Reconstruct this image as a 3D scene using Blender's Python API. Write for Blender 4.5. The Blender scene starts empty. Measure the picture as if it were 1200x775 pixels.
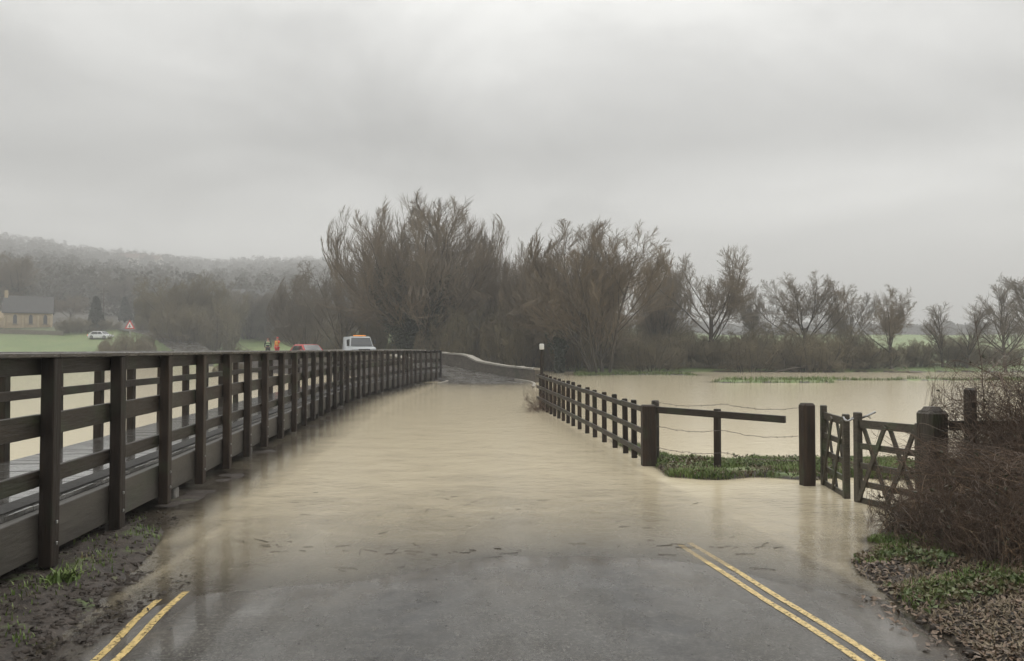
import bpy, bmesh, math, random
import numpy as np
from mathutils import Vector, Matrix

random.seed(7)
RNG = np.random.default_rng(11)
C = bpy.context.scene.collection
D = bpy.data
SC = bpy.context.scene
rad = math.radians

# ------------------------------------------------------------------ camera
F = 960.0            # focal length in photo pixels (photo 1200 wide)
HZ = 410.0           # photo row of the horizon
EYE = 1.8            # eye height above the flood water (z = 0)
cam_data = D.cameras.new('camera')
cam = D.objects.new('camera', cam_data)
C.objects.link(cam)
cam_data.sensor_width = 36.0
cam_data.lens = 36.0 * F / 1200.0
cam_data.clip_start = 0.05
cam_data.clip_end = 6000
cam.location = (0, 0, EYE)
cam.rotation_euler = (rad(90) + math.atan((HZ - 387.5) / F), 0, 0)
SC.camera = cam

# ------------------------------------------------------------------ world, sun, exposure
SUN_EL, SUN_AZ = 48, 35
w = D.worlds.new('World'); SC.world = w; w.use_nodes = True
nt = w.node_tree; nt.nodes.clear()
def N(t, ty, **kw):
    n = t.nodes.new(ty)
    for k, v in kw.items(): setattr(n, k, v)
    return n
out = N(nt, 'ShaderNodeOutputWorld')
sky = N(nt, 'ShaderNodeTexSky', sky_type='NISHITA', sun_disc=False)
sky.sun_elevation = rad(SUN_EL); sky.sun_rotation = rad(SUN_AZ)
bg1 = N(nt, 'ShaderNodeBackground'); bg1.inputs[1].default_value = 0.08
nt.links.new(sky.outputs[0], bg1.inputs[0])
tc = N(nt, 'ShaderNodeTexCoord')
mp = N(nt, 'ShaderNodeMapping'); mp.inputs['Scale'].default_value = (1.0, 1.0, 2.3); mp.inputs['Location'].default_value = (0.35, 0.1, 0.22)
nt.links.new(tc.outputs['Generated'], mp.inputs[0])
n1 = N(nt, 'ShaderNodeTexNoise'); n1.inputs['Scale'].default_value = 2.6; n1.inputs['Detail'].default_value = 8; n1.inputs['Roughness'].default_value = .56; n1.inputs['Distortion'].default_value = .5
nt.links.new(mp.outputs[0], n1.inputs[0])
sep = N(nt, 'ShaderNodeSeparateXYZ'); nt.links.new(tc.outputs['Generated'], sep.inputs[0])
# brightness against elevation: bright low sky, dull belt, lighter above
vr = N(nt, 'ShaderNodeValToRGB'); cr = vr.color_ramp
els = [(0.0, .96), (.10, .88), (.17, .76), (.24, .65), (.36, .82), (.55, 1.4), (1.0, 1.9)]
while len(cr.elements) < len(els): cr.elements.new(.5)
for e, (p, v) in zip(cr.elements, els):
    e.position = p; e.color = (v / 2, v / 2, v / 2, 1)
nt.links.new(sep.outputs['Z'], vr.inputs[0])
cn = N(nt, 'ShaderNodeMapRange'); cn.inputs['From Min'].default_value = .3; cn.inputs['From Max'].default_value = .7
cn.inputs['To Min'].default_value = .73; cn.inputs['To Max'].default_value = 1.25
nt.links.new(n1.outputs[0], cn.inputs[0])
mu = N(nt, 'ShaderNodeMath', operation='MULTIPLY'); nt.links.new(vr.outputs[0], mu.inputs[0]); nt.links.new(cn.outputs[0], mu.inputs[1])
mu2 = N(nt, 'ShaderNodeMath', operation='MULTIPLY'); nt.links.new(mu.outputs[0], mu2.inputs[0]); mu2.inputs[1].default_value = 2.0
def lobe(px, py, sig, amp, prev):   # broad lighter or darker bank of cloud in a direction
    d = Vector(((px - 600) / 960, 1, (410 - py) / 960)).normalized()
    s_ = N(nt, 'ShaderNodeVectorMath', operation='SUBTRACT'); nt.links.new(tc.outputs['Generated'], s_.inputs[0]); s_.inputs[1].default_value = d
    q = N(nt, 'ShaderNodeVectorMath', operation='MULTIPLY'); nt.links.new(s_.outputs[0], q.inputs[0]); q.inputs[1].default_value = (1 / sig[0], 1 / sig[0], 1 / sig[1])
    l_ = N(nt, 'ShaderNodeVectorMath', operation='DOT_PRODUCT'); nt.links.new(q.outputs[0], l_.inputs[0]); nt.links.new(q.outputs[0], l_.inputs[1])
    n_ = N(nt, 'ShaderNodeMath', operation='MULTIPLY'); nt.links.new(l_.outputs['Value'], n_.inputs[0]); n_.inputs[1].default_value = -1
    e_ = N(nt, 'ShaderNodeMath', operation='EXPONENT'); nt.links.new(n_.outputs[0], e_.inputs[0])
    m_ = N(nt, 'ShaderNodeMath', operation='MULTIPLY_ADD'); nt.links.new(e_.outputs[0], m_.inputs[0]); m_.inputs[1].default_value = amp; m_.inputs[2].default_value = 1
    o_ = N(nt, 'ShaderNodeMath', operation='MULTIPLY'); nt.links.new(m_.outputs[0], o_.inputs[0]); nt.links.new(prev, o_.inputs[1]); return o_.outputs[0]
lum = mu2.outputs[0]
for a_ in ((1060, 230, (.20, .06), .26), (580, 240, (.12, .03), .16), (200, 285, (.22, .03), .20), (700, 165, (.26, .045), -.20), (80, 200, (.24, .05), -.20), (300, 5, (.40, .06), .22), (1150, 120, (.16, .05), -.14), (400, 130, (.16, .04), -.08), (900, 320, (.3, .04), .06)):
    lum = lobe(*a_, lum)
tint = N(nt, 'ShaderNodeVectorMath', operation='SCALE'); tint.inputs[0].default_value = (1.0, .993, .957)
nt.links.new(lum, tint.inputs['Scale'])
bg2 = N(nt, 'ShaderNodeBackground'); nt.links.new(tint.outputs[0], bg2.inputs[0]); bg2.inputs[1].default_value = 1.0
mx = N(nt, 'ShaderNodeMixShader'); mx.inputs[0].default_value = .92
nt.links.new(bg1.outputs[0], mx.inputs[1]); nt.links.new(bg2.outputs[0], mx.inputs[2])
nt.links.new(mx.outputs[0], out.inputs[0])

sl = D.lights.new('sun', 'SUN'); sl.energy = 0.9; sl.angle = rad(45); sl.color = (1, .97, .92)
so = D.objects.new('sun', sl); C.objects.link(so)
az = rad(SUN_AZ)
sd = Vector((math.sin(az) * math.cos(rad(SUN_EL)), math.cos(az) * math.cos(rad(SUN_EL)), math.sin(rad(SUN_EL))))
so.rotation_euler = sd.to_track_quat('Z', 'Y').to_euler()
so.location = (20, 20, 60)

SC.view_settings.view_transform = 'Standard'
SC.view_settings.look = 'None'
SC.view_settings.gamma = 1
SC.view_settings.use_curve_mapping = False
SC.view_settings.exposure = 0.12
SC.render.engine = 'CYCLES'
SC.cycles.use_denoising = True
SC.cycles.max_bounces = 8
SC.cycles.diffuse_bounces = 3
SC.cycles.transparent_max_bounces = 16
SC.cycles.volume_bounces = 0
SC.cycles.caustics_reflective = False
SC.cycles.caustics_refractive = False

# ------------------------------------------------------------------ noise on arrays
def _hash(ix, iy, s):
    h = (ix.astype(np.int64) * 374761393 + iy.astype(np.int64) * 668265263 + s * 974634777) & 0xffffffff
    h = ((h ^ (h >> 13)) * 1274126177) & 0xffffffff
    h = h ^ (h >> 16)
    return (h & 0xffff) / 65535.0
def vnoise(x, y, s=0):
    x = np.asarray(x, float); y = np.asarray(y, float)
    ix, iy = np.floor(x), np.floor(y); fx, fy = x - ix, y - iy
    fx = fx * fx * (3 - 2 * fx); fy = fy * fy * (3 - 2 * fy)
    a, b = _hash(ix, iy, s), _hash(ix + 1, iy, s); c, d = _hash(ix, iy + 1, s), _hash(ix + 1, iy + 1, s)
    return (a * (1 - fx) + b * fx) * (1 - fy) + (c * (1 - fx) + d * fx) * fy - .5
def fbm(x, y, s=0, o=4):
    r = 0; a = 1.0
    for k in range(o):
        r = r + a * vnoise(x * 2 ** k, y * 2 ** k, s + k); a *= .5
    return r
def sm(e0, e1, x):
    t = np.clip((x - e0) / (e1 - e0), 0, 1); return t * t * (3 - 2 * t)

# ------------------------------------------------------------------ road line and terrain height
ROAD = np.array([  # x, y, z, half width
    (0.3, -40, .45, 2.9), (.1, -12, .28, 2.9), (-.02, 0, .13, 2.85), (-.05, 4.5, .045, 2.8), (-.08, 6.2, .008, 2.8), (-.15, 7.3, -.018, 2.75), (-.3, 9, -.07, 2.7),
    (-.6, 12, -.17, 2.5), (-.9, 16, -.24, 2.45), (-1.2, 22, -.28, 2.4), (-1.4, 32, -.25, 2.4), (-1.4, 39, -.13, 2.4), (-1.5, 43.7, 0.0, 2.4),
    (-2.0, 47.3, .12, 2.15), (-3.7, 51.2, .42, 2.3), (-6.2, 54.8, .75, 2.4), (-9.2, 59, .95, 2.4), (-13, 62.5, 1.0, 2.4), (-18, 66.5, 1.0, 2.4), (-22, 73, 1.0, 2.4),
    (-26.5, 84, 1.05, 2.4), (-33, 96, 1.2, 2.4), (-41, 106, 1.7, 2.4), (-50, 122, 3.2, 2.4), (-60, 138, 4.6, 2.4), (-78, 165, 6.2, 2.4)])
def catmull(P, n):
    P = np.vstack([2 * P[0] - P[1], P, 2 * P[-1] - P[-2]]); o = []
    for i in range(1, len(P) - 2):
        for t in np.arange(n) / n:
            a, b, c, d = P[i - 1], P[i], P[i + 1], P[i + 2]
            o.append(.5 * (2 * b + (c - a) * t + (2 * a - 5 * b + 4 * c - d) * t * t + (3 * b - a - 3 * c + d) * t ** 3))
    o.append(P[-2]); return np.array(o)
RC = np.vstack([catmull(ROAD[:8], 12)[:-1], catmull(ROAD[7:], 8)])
def road_near(x, y):
    x = np.atleast_1d(x).astype(float); y = np.atleast_1d(y).astype(float)
    bd = np.full(x.shape, 1e9); bz = np.zeros(x.shape); bw = np.full(x.shape, 2.4); bs = np.zeros(x.shape)
    for a, b in zip(RC[:-1], RC[1:]):
        d = b[:2] - a[:2]; L2 = d @ d
        t = np.clip(((x - a[0]) * d[0] + (y - a[1]) * d[1]) / L2, 0, 1)
        dx = x - a[0] - t * d[0]; dy = y - a[1] - t * d[1]; q = np.hypot(dx, dy)
        m = q < bd
        bd = np.where(m, q, bd); bz = np.where(m, a[2] + t * (b[2] - a[2]), bz); bw = np.where(m, a[3] + t * (b[3] - a[3]), bw)
        bs = np.where(m, np.sign(d[0] * dy - d[1] * dx), bs)
    return bd, bz, bw, bs
RIDGE_PX = [-900, -300, 0, 60, 110, 190, 230, 260, 370, 450, 600, 700, 850, 1000, 1200, 1600, 2500]
RIDGE_Y = [310, 305, 304, 306, 313, 316, 320, 320, 314, 320, 345, 372, 390, 394, 392, 388, 390]
BR = np.array([(-3.25, 0.5), (-3.53, 4), (-3.73, 6.57), (-3.94, 9.3), (-4.19, 12), (-4.45, 14.7), (-4.64, 17.45), (-4.90, 20.2), (-5.13, 22.9), (-5.33, 25.6), (-5.47, 29.2), (-5.5, 31.6), (-5.4, 34), (-5.16, 38.8), (-4.95, 43), (-4.2, 48.4)])
def height(x, y):
    x = np.atleast_1d(np.asarray(x, float)); y = np.atleast_1d(np.asarray(y, float))
    r = np.hypot(x, y)
    px = 600 + F * x / np.maximum(y, .2 * np.abs(x) + 1e-3)
    front = sm(-5, 40, y)
    shore = 66 + 42 * sm(-6, -34, x) + 8 * sm(10, -6, x)
    slope = .055 + .055 * sm(-5, -40, x)
    rise = np.where(y > shore, (y - shore) * slope, 0)
    rise = np.minimum(rise, 4.3 + .6 * sm(-10, -60, x)) + .0
    z = -.6 + .68 * sm(shore - 2.5, shore + 1.5, y) + rise + .0
    zr = EYE + (HZ - np.interp(px, RIDGE_PX, RIDGE_Y)) / F * 850
    t = np.clip((r - 165) / 685, 0, 1)
    hill = (zr - 4.9) * (t ** 1.15) * front
    hill = hill * (1 + .05 * fbm(x / 90, y / 90, 3)) * (1 - .5 * sm(860, 1100, r))
    z = z + np.where(r > 165, hill, 0)
    z = z + .25 * fbm(x / 14, y / 14, 5) * sm(shore + 3, shore + 20, y)
    # dry land behind the camera
    z = np.maximum(z, -.6 + .85 * sm(2.5, -4, y) * sm(-5.2, -4.2, x))
    # right-hand hedge bank
    xe = np.interp(y, [2, 4.6, 5.8, 7.0, 7.8, 8.6], [2.75, 2.72, 2.82, 3.05, 3.5, 4.2])
    bank = -.03 + .34 * sm(0, 1.8, x - xe) + .06 * sm(-.4, .15, x - xe)
    z = np.maximum(z, -.6 + (bank + .6) * sm(9.2, 8.1, y) * sm(xe - .9, xe - .1, x) * sm(30, 14, x))
    # left-hand mud bank below the footbridge
    xl = np.interp(y, [0, 5, 7, 8.5, 10], [-2.4, -2.45, -2.70, -3.10, -3.6])
    bl = .0 + .055 * sm(0, .8, xl - x)
    z = np.maximum(z, -.6 + (bl + .6) * sm(10.2, 8.0, y) * sm(-5.9, -5.0, x) * sm(.1, -.5, x - xl))
    # grass strip between road fence and gate
    st = sm(11.1, 11.6, y + .12 * np.sin(x * 5)) * sm(13.8, 13.1, y) * sm(1.9, 2.3, x) * sm(7.2, 6.2, x)
    z = np.maximum(z, -.6 + .655 * st)
    fx = 2.13 - .1034 * (y - 12.8)
    st2 = sm(-.05, .2, x - fx) * sm(.9, .55, x - fx) * sm(12.7, 13.1, y) * sm(19, 15.5, y)
    z = np.maximum(z, -.6 + .60 * st2)
    # grassy shore under the trees, grass island in the flood
    sh2 = sm(55, 58.5, y + 1.2 * np.sin(x * .5)) * sm(3, 5, x) * sm(17, 12, x) * sm(64, 61, y)
    z = np.maximum(z, -.6 + .64 * sh2)
    isl = sm(43.6, 45.0, y) * sm(47.6, 46.0, y) * sm(9.6, 12, x) * sm(20, 16.5, x)
    z = np.maximum(z, -.6 + .74 * isl)
    isl2 = sm(47.4, 48.2, y) * sm(50, 49, y) * sm(14, 18, x) * sm(34, 30, x)
    z = np.maximum(z, -.6 + (.62 + .05 * np.sin(x * 1.1)) * isl2)
    z = z + .035 * fbm(x * 1.1, y * 1.1, 9) * sm(60, 10, r) * (z > -.4)
    z = z + .03 * fbm(x * 5, y * 5, 19, 3) * sm(14, 8, r) * (z > -.4)
    d, rz, rw, rs = road_near(x, y)
    verge = rz - .036 + .028 * (rs > 0) * (x < 0) - .004 * np.maximum(d - rw, 0) + .020 * fbm(x * 2.2, y * 2.2, 61, 3)
    z = np.maximum(z, -.6 + (verge + .6) * sm(rw + 2.6, rw + 1.2, d) * sm(13.5, 9.5, y) * sm(-5.8, -5.0, x))
    u = x - np.interp(y, BR[:, 1], BR[:, 0])
    refl_shelf = -.012 - .24 * sm(.25, 1.5, u) + .03 * fbm(x * 1.5, y * 1.1, 67, 3)  # mud shallows, widened so the dark bed stands in for the bridge's dark reflection
    z = np.maximum(z, -.6 + (refl_shelf + .6) * sm(-2.0, -1.7, u) * sm(1.5, 1.2, u) * sm(6, 8, y) * sm(46, 44, y))
    # road bed
    emb = sm(rw + 1.0, rw + .4, d) * sm(44, 48, y) * sm(112, 100, y)
    z = np.where(emb > 0, np.maximum(z, z + (rz - z) * emb), z)
    bed = sm(rw + .06, rw - .08, d) * sm(-42, -38, y)
    z = z * (1 - bed) + (rz - .070) * bed
    return z
def hz(x, y): return float(height(x, y)[0])
def at(px, Y):  return (px - 600) / F * Y
def on(px, Y):
    x = at(px, Y); return Vector((x, Y, hz(x, Y)))
def zat(py, Y): return EYE - (py - HZ) / F * Y

# ------------------------------------------------------------------ mesh helpers
def np_mesh(name, V, Q, smooth=True, uv=None):
    V = np.asarray(V, np.float32); Q = np.asarray(Q, np.int32)
    me = D.meshes.new(name); k = Q.shape[1]
    me.vertices.add(len(V)); me.vertices.foreach_set('co', V.ravel())
    me.loops.add(Q.size); me.loops.foreach_set('vertex_index', Q.ravel())
    me.polygons.add(len(Q)); me.polygons.foreach_set('loop_start', np.arange(0, Q.size, k, dtype=np.int32))
    me.polygons.foreach_set('loop_total', np.full(len(Q), k, np.int32))
    me.polygons.foreach_set('use_smooth', np.full(len(Q), smooth))
    me.update(calc_edges=True); return me
def tag(o, label=None, cat=None, group=None, kind=None):
    if label: o['label'] = label
    if cat: o['category'] = cat
    if group: o['group'] = group
    if kind: o['kind'] = kind
    return o
def empty(name, loc, label=None, cat=None, group=None, rz=0):
    o = D.objects.new(name, None); C.objects.link(o); o.location = loc; o.rotation_euler = (0, 0, rz)
    o.empty_display_size = .2
    return tag(o, label, cat, group)
def link(name, me, mat, parent=None, loc=None):
    o = D.objects.new(name, me); C.objects.link(o)
    if mat and not me.materials: me.materials.append(mat)
    if parent: o.parent = parent
    if loc is not None: o.location = loc
    return o
def copy_tree(o, parent=None):
    c = o.copy(); C.objects.link(c); c.parent = parent
    for ch in list(o.children): copy_tree(ch, c)
    return c

class MB:
    def __init__(s): s.v = []; s.f = []
    def add(s, vs, fs):
        b = len(s.v); s.v += [tuple(v) for v in vs]; s.f += [tuple(b + i for i in f) for f in fs]; return s
    def box(s, c, d, rz=0, M=None, bev=0):
        x, y, z = [q / 2 for q in d]
        if bev:
            b = bev
            P = []
            for sx in (-1, 1):
                for sy in (-1, 1):
                    for sz in (-1, 1):
                        P += [(sx * (x - b), sy * (y - b), sz * z), (sx * (x - b), sy * y, sz * (z - b)), (sx * x, sy * (y - b), sz * (z - b))]
            bm = bmesh.new(); [bm.verts.new(p) for p in P]
            bmesh.ops.convex_hull(bm, input=bm.verts); bm.verts.index_update()
            V = [v.co.copy() for v in bm.verts]; Fc = [[v.index for v in f.verts] for f in bm.faces]; bm.free()
        else:
            V = [Vector((i, j, k)) for i in (-x, x) for j in (-y, y) for k in (-z, z)]
            Fc = [(0, 1, 3, 2), (4, 6, 7, 5), (0, 4, 5, 1), (2, 3, 7, 6), (0, 2, 6, 4), (1, 5, 7, 3)]
        R = M if M else Matrix.Rotation(rz, 3, 'Z')
        c = Vector(c)
        return s.add([R @ v + c for v in V], Fc)
    def bar(s, a, b, wd, hg, bev=0, up=(0, 0, 1)):
        """board from a to b; wd across, hg along 'up'"""
        a, b = Vector(a), Vector(b); d = b - a; L = d.length; d.normalize()
        u = Vector(up); sd_ = d.cross(u); sd_.normalize(); u = sd_.cross(d)
        M = Matrix((d, sd_, u)).transposed()
        return s.box((a + b) / 2, (L, wd, hg), M=M, bev=bev)
    def tube(s, pts, r, n=8, caps=True):
        pts = [Vector(p) for p in pts]; k = len(pts)
        if not hasattr(r, '__len__'): r = [r] * k
        V = []; ref = Vector((0, 0, 1))
        for i, p in enumerate(pts):
            t = (pts[min(i + 1, k - 1)] - pts[max(i - 1, 0)]).normalized()
            q = ref if abs(t.z) < .9 else Vector((1, 0, 0))
            u = t.cross(q).normalized(); v = t.cross(u)
            V += [p + r[i] * (math.cos(2 * math.pi * j / n) * u + math.sin(2 * math.pi * j / n) * v) for j in range(n)]
        Fc = [(i * n + j, i * n + (j + 1) % n, (i + 1) * n + (j + 1) % n, (i + 1) * n + j) for i in range(k - 1) for j in range(n)]
        if caps: Fc += [tuple(range(n))[::-1], tuple((k - 1) * n + j for j in range(n))]
        return s.add(V, Fc)
    def prism(s, prof, a, b, ax):
        """closed 2D profile swept between two offsets along an axis; profile in the other two axes"""
        o = {'x': lambda p, t: (t, p[0], p[1]), 'y': lambda p, t: (p[0], t, p[1]), 'z': lambda p, t: (p[0], p[1], t)}[ax]
        n = len(prof); V = [o(p, a) for p in prof] + [o(p, b) for p in prof]
        Fc = [(i, (i + 1) % n, n + (i + 1) % n, n + i) for i in range(n)] + [tuple(range(n))[::-1], tuple(range(n, 2 * n))]
        return s.add(V, Fc)
    def mesh(s, name, origin=(0, 0, 0), smooth=False):
        me = D.meshes.new(name); o = Vector(origin)
        me.from_pydata([tuple(Vector(v) - o) for v in s.v], [], s.f)
        bm = bmesh.new(); bm.from_mesh(me); bmesh.ops.recalc_face_normals(bm, faces=bm.faces); bm.to_mesh(me); bm.free()
        if smooth: me.polygons.foreach_set('use_smooth', [True] * len(me.polygons))
        me.update(); return me
    def build(s, name, mat, parent=None, smooth=False, local=False):
        """vertices are world coordinates (local=True: already relative to the parent)"""
        if parent is None:
            xs = np.array(s.v); o = Vector(((xs[:, 0].min() + xs[:, 0].max()) / 2, (xs[:, 1].min() + xs[:, 1].max()) / 2, xs[:, 2].min()))
            return link(name, s.mesh(name, o, smooth), mat, None, o)
        o = Vector((0, 0, 0)) if local else parent['_o'] if False else (Vector((0, 0, 0)) if local else world_of(parent))
        return link(name, s.mesh(name, o, smooth), mat, parent)
def world_of(p):
    v = Vector((0, 0, 0))
    while p: v = v + p.location; p = p.parent
    return v

# ------------------------------------------------------------------ materials
def mat(name, col, rough=.6, col2=None, scale=4, bump=.0, bscale=None, stretch=(1, 1, 1), metal=0, spec=.5, col3=None, s3=.8, t3=(.5, .65), rvar=0, detail=6, emit=None, vary=0):
    m = D.materials.new(name); m.use_nodes = True; t = m.node_tree; b = t.nodes['Principled BSDF']
    b.inputs['Base Color'].default_value = (*col, 1); b.inputs['Roughness'].default_value = rough; b.inputs['Metallic'].default_value = metal
    b.inputs['Specular IOR Level'].default_value = spec
    if emit: b.inputs['Emission Color'].default_value = (*emit[:3], 1); b.inputs['Emission Strength'].default_value = emit[3]
    c = N(t, 'ShaderNodeNewGeometry'); mp = N(t, 'ShaderNodeMapping'); mp.inputs['Scale'].default_value = stretch
    t.links.new(c.outputs['Position'], mp.inputs[0])
    cur = None
    if col2:
        n = N(t, 'ShaderNodeTexNoise'); n.inputs['Scale'].default_value = scale; n.inputs['Detail'].default_value = detail; n.inputs['Roughness'].default_value = .65
        t.links.new(mp.outputs[0], n.inputs[0])
        r = N(t, 'ShaderNodeMapRange'); r.inputs['From Min'].default_value = .33; r.inputs['From Max'].default_value = .67
        t.links.new(n.outputs[0], r.inputs[0])
        x = N(t, 'ShaderNodeMix', data_type='RGBA'); x.inputs[6].default_value = (*col, 1); x.inputs[7].default_value = (*col2, 1)
        t.links.new(r.outputs[0], x.inputs[0]); cur = x.outputs[2]
        if rvar:
            rr = N(t, 'ShaderNodeMapRange'); rr.inputs['To Min'].default_value = rough - rvar; rr.inputs['To Max'].default_value = rough + rvar
            t.links.new(r.outputs[0], rr.inputs[0]); t.links.new(rr.outputs[0], b.inputs['Roughness'])
    if col3:
        n = N(t, 'ShaderNodeTexNoise'); n.inputs['Scale'].default_value = s3; n.inputs['Detail'].default_value = 5
        t.links.new(c.outputs['Position'], n.inputs[0])
        r = N(t, 'ShaderNodeMapRange'); r.inputs['From Min'].default_value = t3[0]; r.inputs['From Max'].default_value = t3[1]
        t.links.new(n.outputs[0], r.inputs[0])
        x = N(t, 'ShaderNodeMix', data_type='RGBA'); x.inputs[7].default_value = (*col3, 1)
        if cur: t.links.new(cur, x.inputs[6])
        else: x.inputs[6].default_value = (*col, 1)
        t.links.new(r.outputs[0], x.inputs[0]); cur = x.outputs[2]
    if cur and vary:   # each board or post a little different
        oi = N(t, 'ShaderNodeObjectInfo'); rr = N(t, 'ShaderNodeMapRange'); rr.inputs['To Min'].default_value = 1 - vary; rr.inputs['To Max'].default_value = 1 + vary
        t.links.new(oi.outputs['Random'], rr.inputs[0]); sc = N(t, 'ShaderNodeVectorMath', operation='SCALE'); t.links.new(cur, sc.inputs[0]); t.links.new(rr.outputs[0], sc.inputs['Scale']); cur = sc.outputs[0]
    if cur: t.links.new(cur, b.inputs['Base Color'])
    if bump:
        n = N(t, 'ShaderNodeTexNoise'); n.inputs['Scale'].default_value = bscale or scale * 2; n.inputs['Detail'].default_value = 5
        t.links.new(mp.outputs[0], n.inputs[0])
        u = N(t, 'ShaderNodeBump'); u.inputs['Strength'].default_value = bump; u.inputs['Distance'].default_value = .02
        t.links.new(n.outputs[0], u.inputs['Height']); t.links.new(u.outputs[0], b.inputs['Normal'])
    return m
M = {}
M['wood'] = mat('wet_dark_timber', (.015, .010, .007), .65, (.038, .025, .016), 14, .5, 40, (1, 1, .14), col3=(.030, .034, .018), s3=3, t3=(.55, .72), rvar=.1, spec=.3, vary=.35)
M['wood_h'] = mat('wet_dark_rail_timber', (.015, .011, .008), .5, (.036, .027, .019), 16, .5, 45, (1, .10, 1), col3=(.032, .037, .020), s3=2.2, t3=(.50, .68), rvar=.1, spec=.35, vary=.2)
M['wood_cap'] = mat('wet_handrail_timber', (.060, .052, .044), .25, (.11, .10, .088), 9, .3, 40, (1, .1, 1), rvar=.08)
M['beam'] = mat('wet_grey_beam_timber', (.036, .032, .027), .45, (.072, .064, .054), 6, .4, 30, (1, .1, .7), col3=(.05, .055, .035), s3=1.5, t3=(.55, .75))
M['deck'] = mat('wet_deck_boards', (.075, .072, .068), .13, (.15, .145, .135), 5, .10, 60, (1, 1, 1), rvar=.05, spec=.8)
M['grip'] = mat('rough_grip_strip', (.018, .017, .016), .7, (.05, .045, .04), 30, 1.0, 60)
M['concrete'] = mat('stained_concrete', (.11, .105, .095), .7, (.22, .21, .19), 6, .5, 30)
M['metal'] = mat('wet_galvanised_metal', (.30, .30, .30), .35, (.42, .42, .42), 20, metal=.9)
M['wire'] = mat('rusty_fence_wire', (.12, .10, .09), .5, (.2, .17, .15), 20, metal=.6)
M['gatewood'] = mat('weathered_gate_timber', (.034, .029, .020), .55, (.075, .062, .044), 18, .5, 50, (.4, .4, 1), col3=(.055, .065, .035), s3=4, t3=(.5, .68))
M['postwood'] = mat('mossy_post_timber', (.026, .020, .014), .6, (.058, .044, .030), 16, .7, 40, (1, 1, .15), col3=(.042, .048, .022), s3=5, t3=(.54, .74))
M['stone'] = mat('old_grey_stone', (.13, .115, .09), .75, (.24, .21, .165), 3, .8, 8, (1, 1, 2))
M['stone_wall'] = mat('dark_mossy_stone', (.055, .047, .038), .8, (.13, .11, .085), 3.5, .8, 9, (1, 1, 2.2), col3=(.05, .055, .03), s3=.8, t3=(.5, .7))
M['coping'] = mat('pale_wet_coping', (.22, .20, .165), .45, (.34, .315, .27), 3, .4, 12)
M['bark'] = mat('wet_bark', (.050, .042, .030), .8, (.095, .080, .058), 3, .6, 14, (1, 1, .3))
M['twig'] = mat('brown_twigs', (.15, .122, .084), .8, (.22, .178, .122), .4)
M['twig_r'] = mat('reddish_willow_twigs', (.16, .128, .088), .8, (.22, .175, .120), .35)
M['twig_d'] = mat('dull_thicket_twigs', (.14, .115, .068), .85, (.20, .17, .10), .3)
M['twig_g'] = mat('grey_twigs', (.15, .128, .098), .85, (.20, .175, .14), .4)
M['ivy'] = mat('dark_ivy_leaves', (.018, .030, .014), .45, (.045, .062, .028), 2)
M['conifer'] = mat('conifer_needles', (.022, .036, .022), .7, (.045, .062, .036), 2)
M['wood_far'] = mat('far_woodland', (.075, .069, .054), .9, (.095, .086, .068), .02)
M['bramble'] = mat('bramble_stems', (.054, .037, .026), .6, (.16, .105, .070), 2.5)
M['bramble_b'] = mat('tan_dead_stems', (.15, .095, .055), .75, (.24, .16, .095), 5)
M['leaf'] = mat('dead_leaves', (.055, .036, .023), .5, (.23, .155, .10), 30)
M['clod'] = mat('mud_clods', (.018, .013, .009), .8, (.048, .035, .026), 14, .5, 60)
M['bleaf'] = mat('dark_bramble_leaves', (.030, .034, .016), .5, (.075, .060, .030), 9)
M['grass_b'] = mat('grass_blades', (.085, .145, .028), .5, (.19, .24, .07), 3, col3=(.24, .195, .11), s3=4, t3=(.58, .70))
M['yellow'] = mat('worn_yellow_paint', (.42, .30, .10), .38, (.66, .49, .20), 14)
M['white'] = mat('white_paint', (.75, .75, .72), .35, (.62, .62, .6), 3)
M['roofslate'] = mat('wet_grey_slate', (.035, .034, .033), .65, (.06, .058, .055), 1.2, .3, 4)
M['honey'] = mat('honey_stone', (.40, .315, .20), .85, (.52, .43, .30), 1.2, .4, 3)
M['render'] = mat('pale_render', (.42, .40, .35), .8, (.52, .50, .44), .6)
M['redtile'] = mat('brown_roof_tiles', (.13, .08, .06), .8, (.18, .12, .09), 1.5)
M['glassd'] = mat('dark_glass', (.03, .035, .04), .12, spec=.8)
M['carred'] = mat('red_car_paint', (.48, .025, .018), .25)
M['carsilver'] = mat('silver_car_paint', (.40, .42, .43), .3, metal=.3)
M['carwhite'] = mat('white_van_paint', (.72, .73, .74), .28)
M['rubber'] = mat('black_rubber', (.02, .02, .02), .7)
M['black'] = mat('black_plastic', (.02, .02, .022), .5)
M['amber'] = mat('amber_plastic', (.75, .28, .03), .3, emit=(1, .35, .05, .5))
M['headl'] = mat('lit_headlamp', (.9, .9, .9), .2, emit=(1, .95, .85, 4))
M['taill'] = mat('lit_tail_lamp', (.8, .05, .03), .2, emit=(1, .08, .03, 2.2))
M['signwhite'] = mat('sign_white', (.85, .85, .85), .4)
M['signred'] = mat('sign_red', (.65, .03, .03), .4)
M['signblack'] = mat('sign_black', (.02, .02, .02), .4)
M['skin'] = mat('skin', (.50, .30, .22), .55)
M['hivis'] = mat('orange_waterproof', (.85, .16, .03), .6, (.75, .10, .02), 6)
M['hivisg'] = mat('pale_green_bib', (.45, .62, .36), .6)
M['dkcloth'] = mat('dark_cloth', (.025, .03, .035), .8)
M['redcloth'] = mat('red_cloth', (.55, .03, .04), .6)
M['yelcloth'] = mat('yellow_band', (.80, .62, .12), .6)
M['hair'] = mat('dark_hair', (.03, .02, .015), .7)

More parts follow.
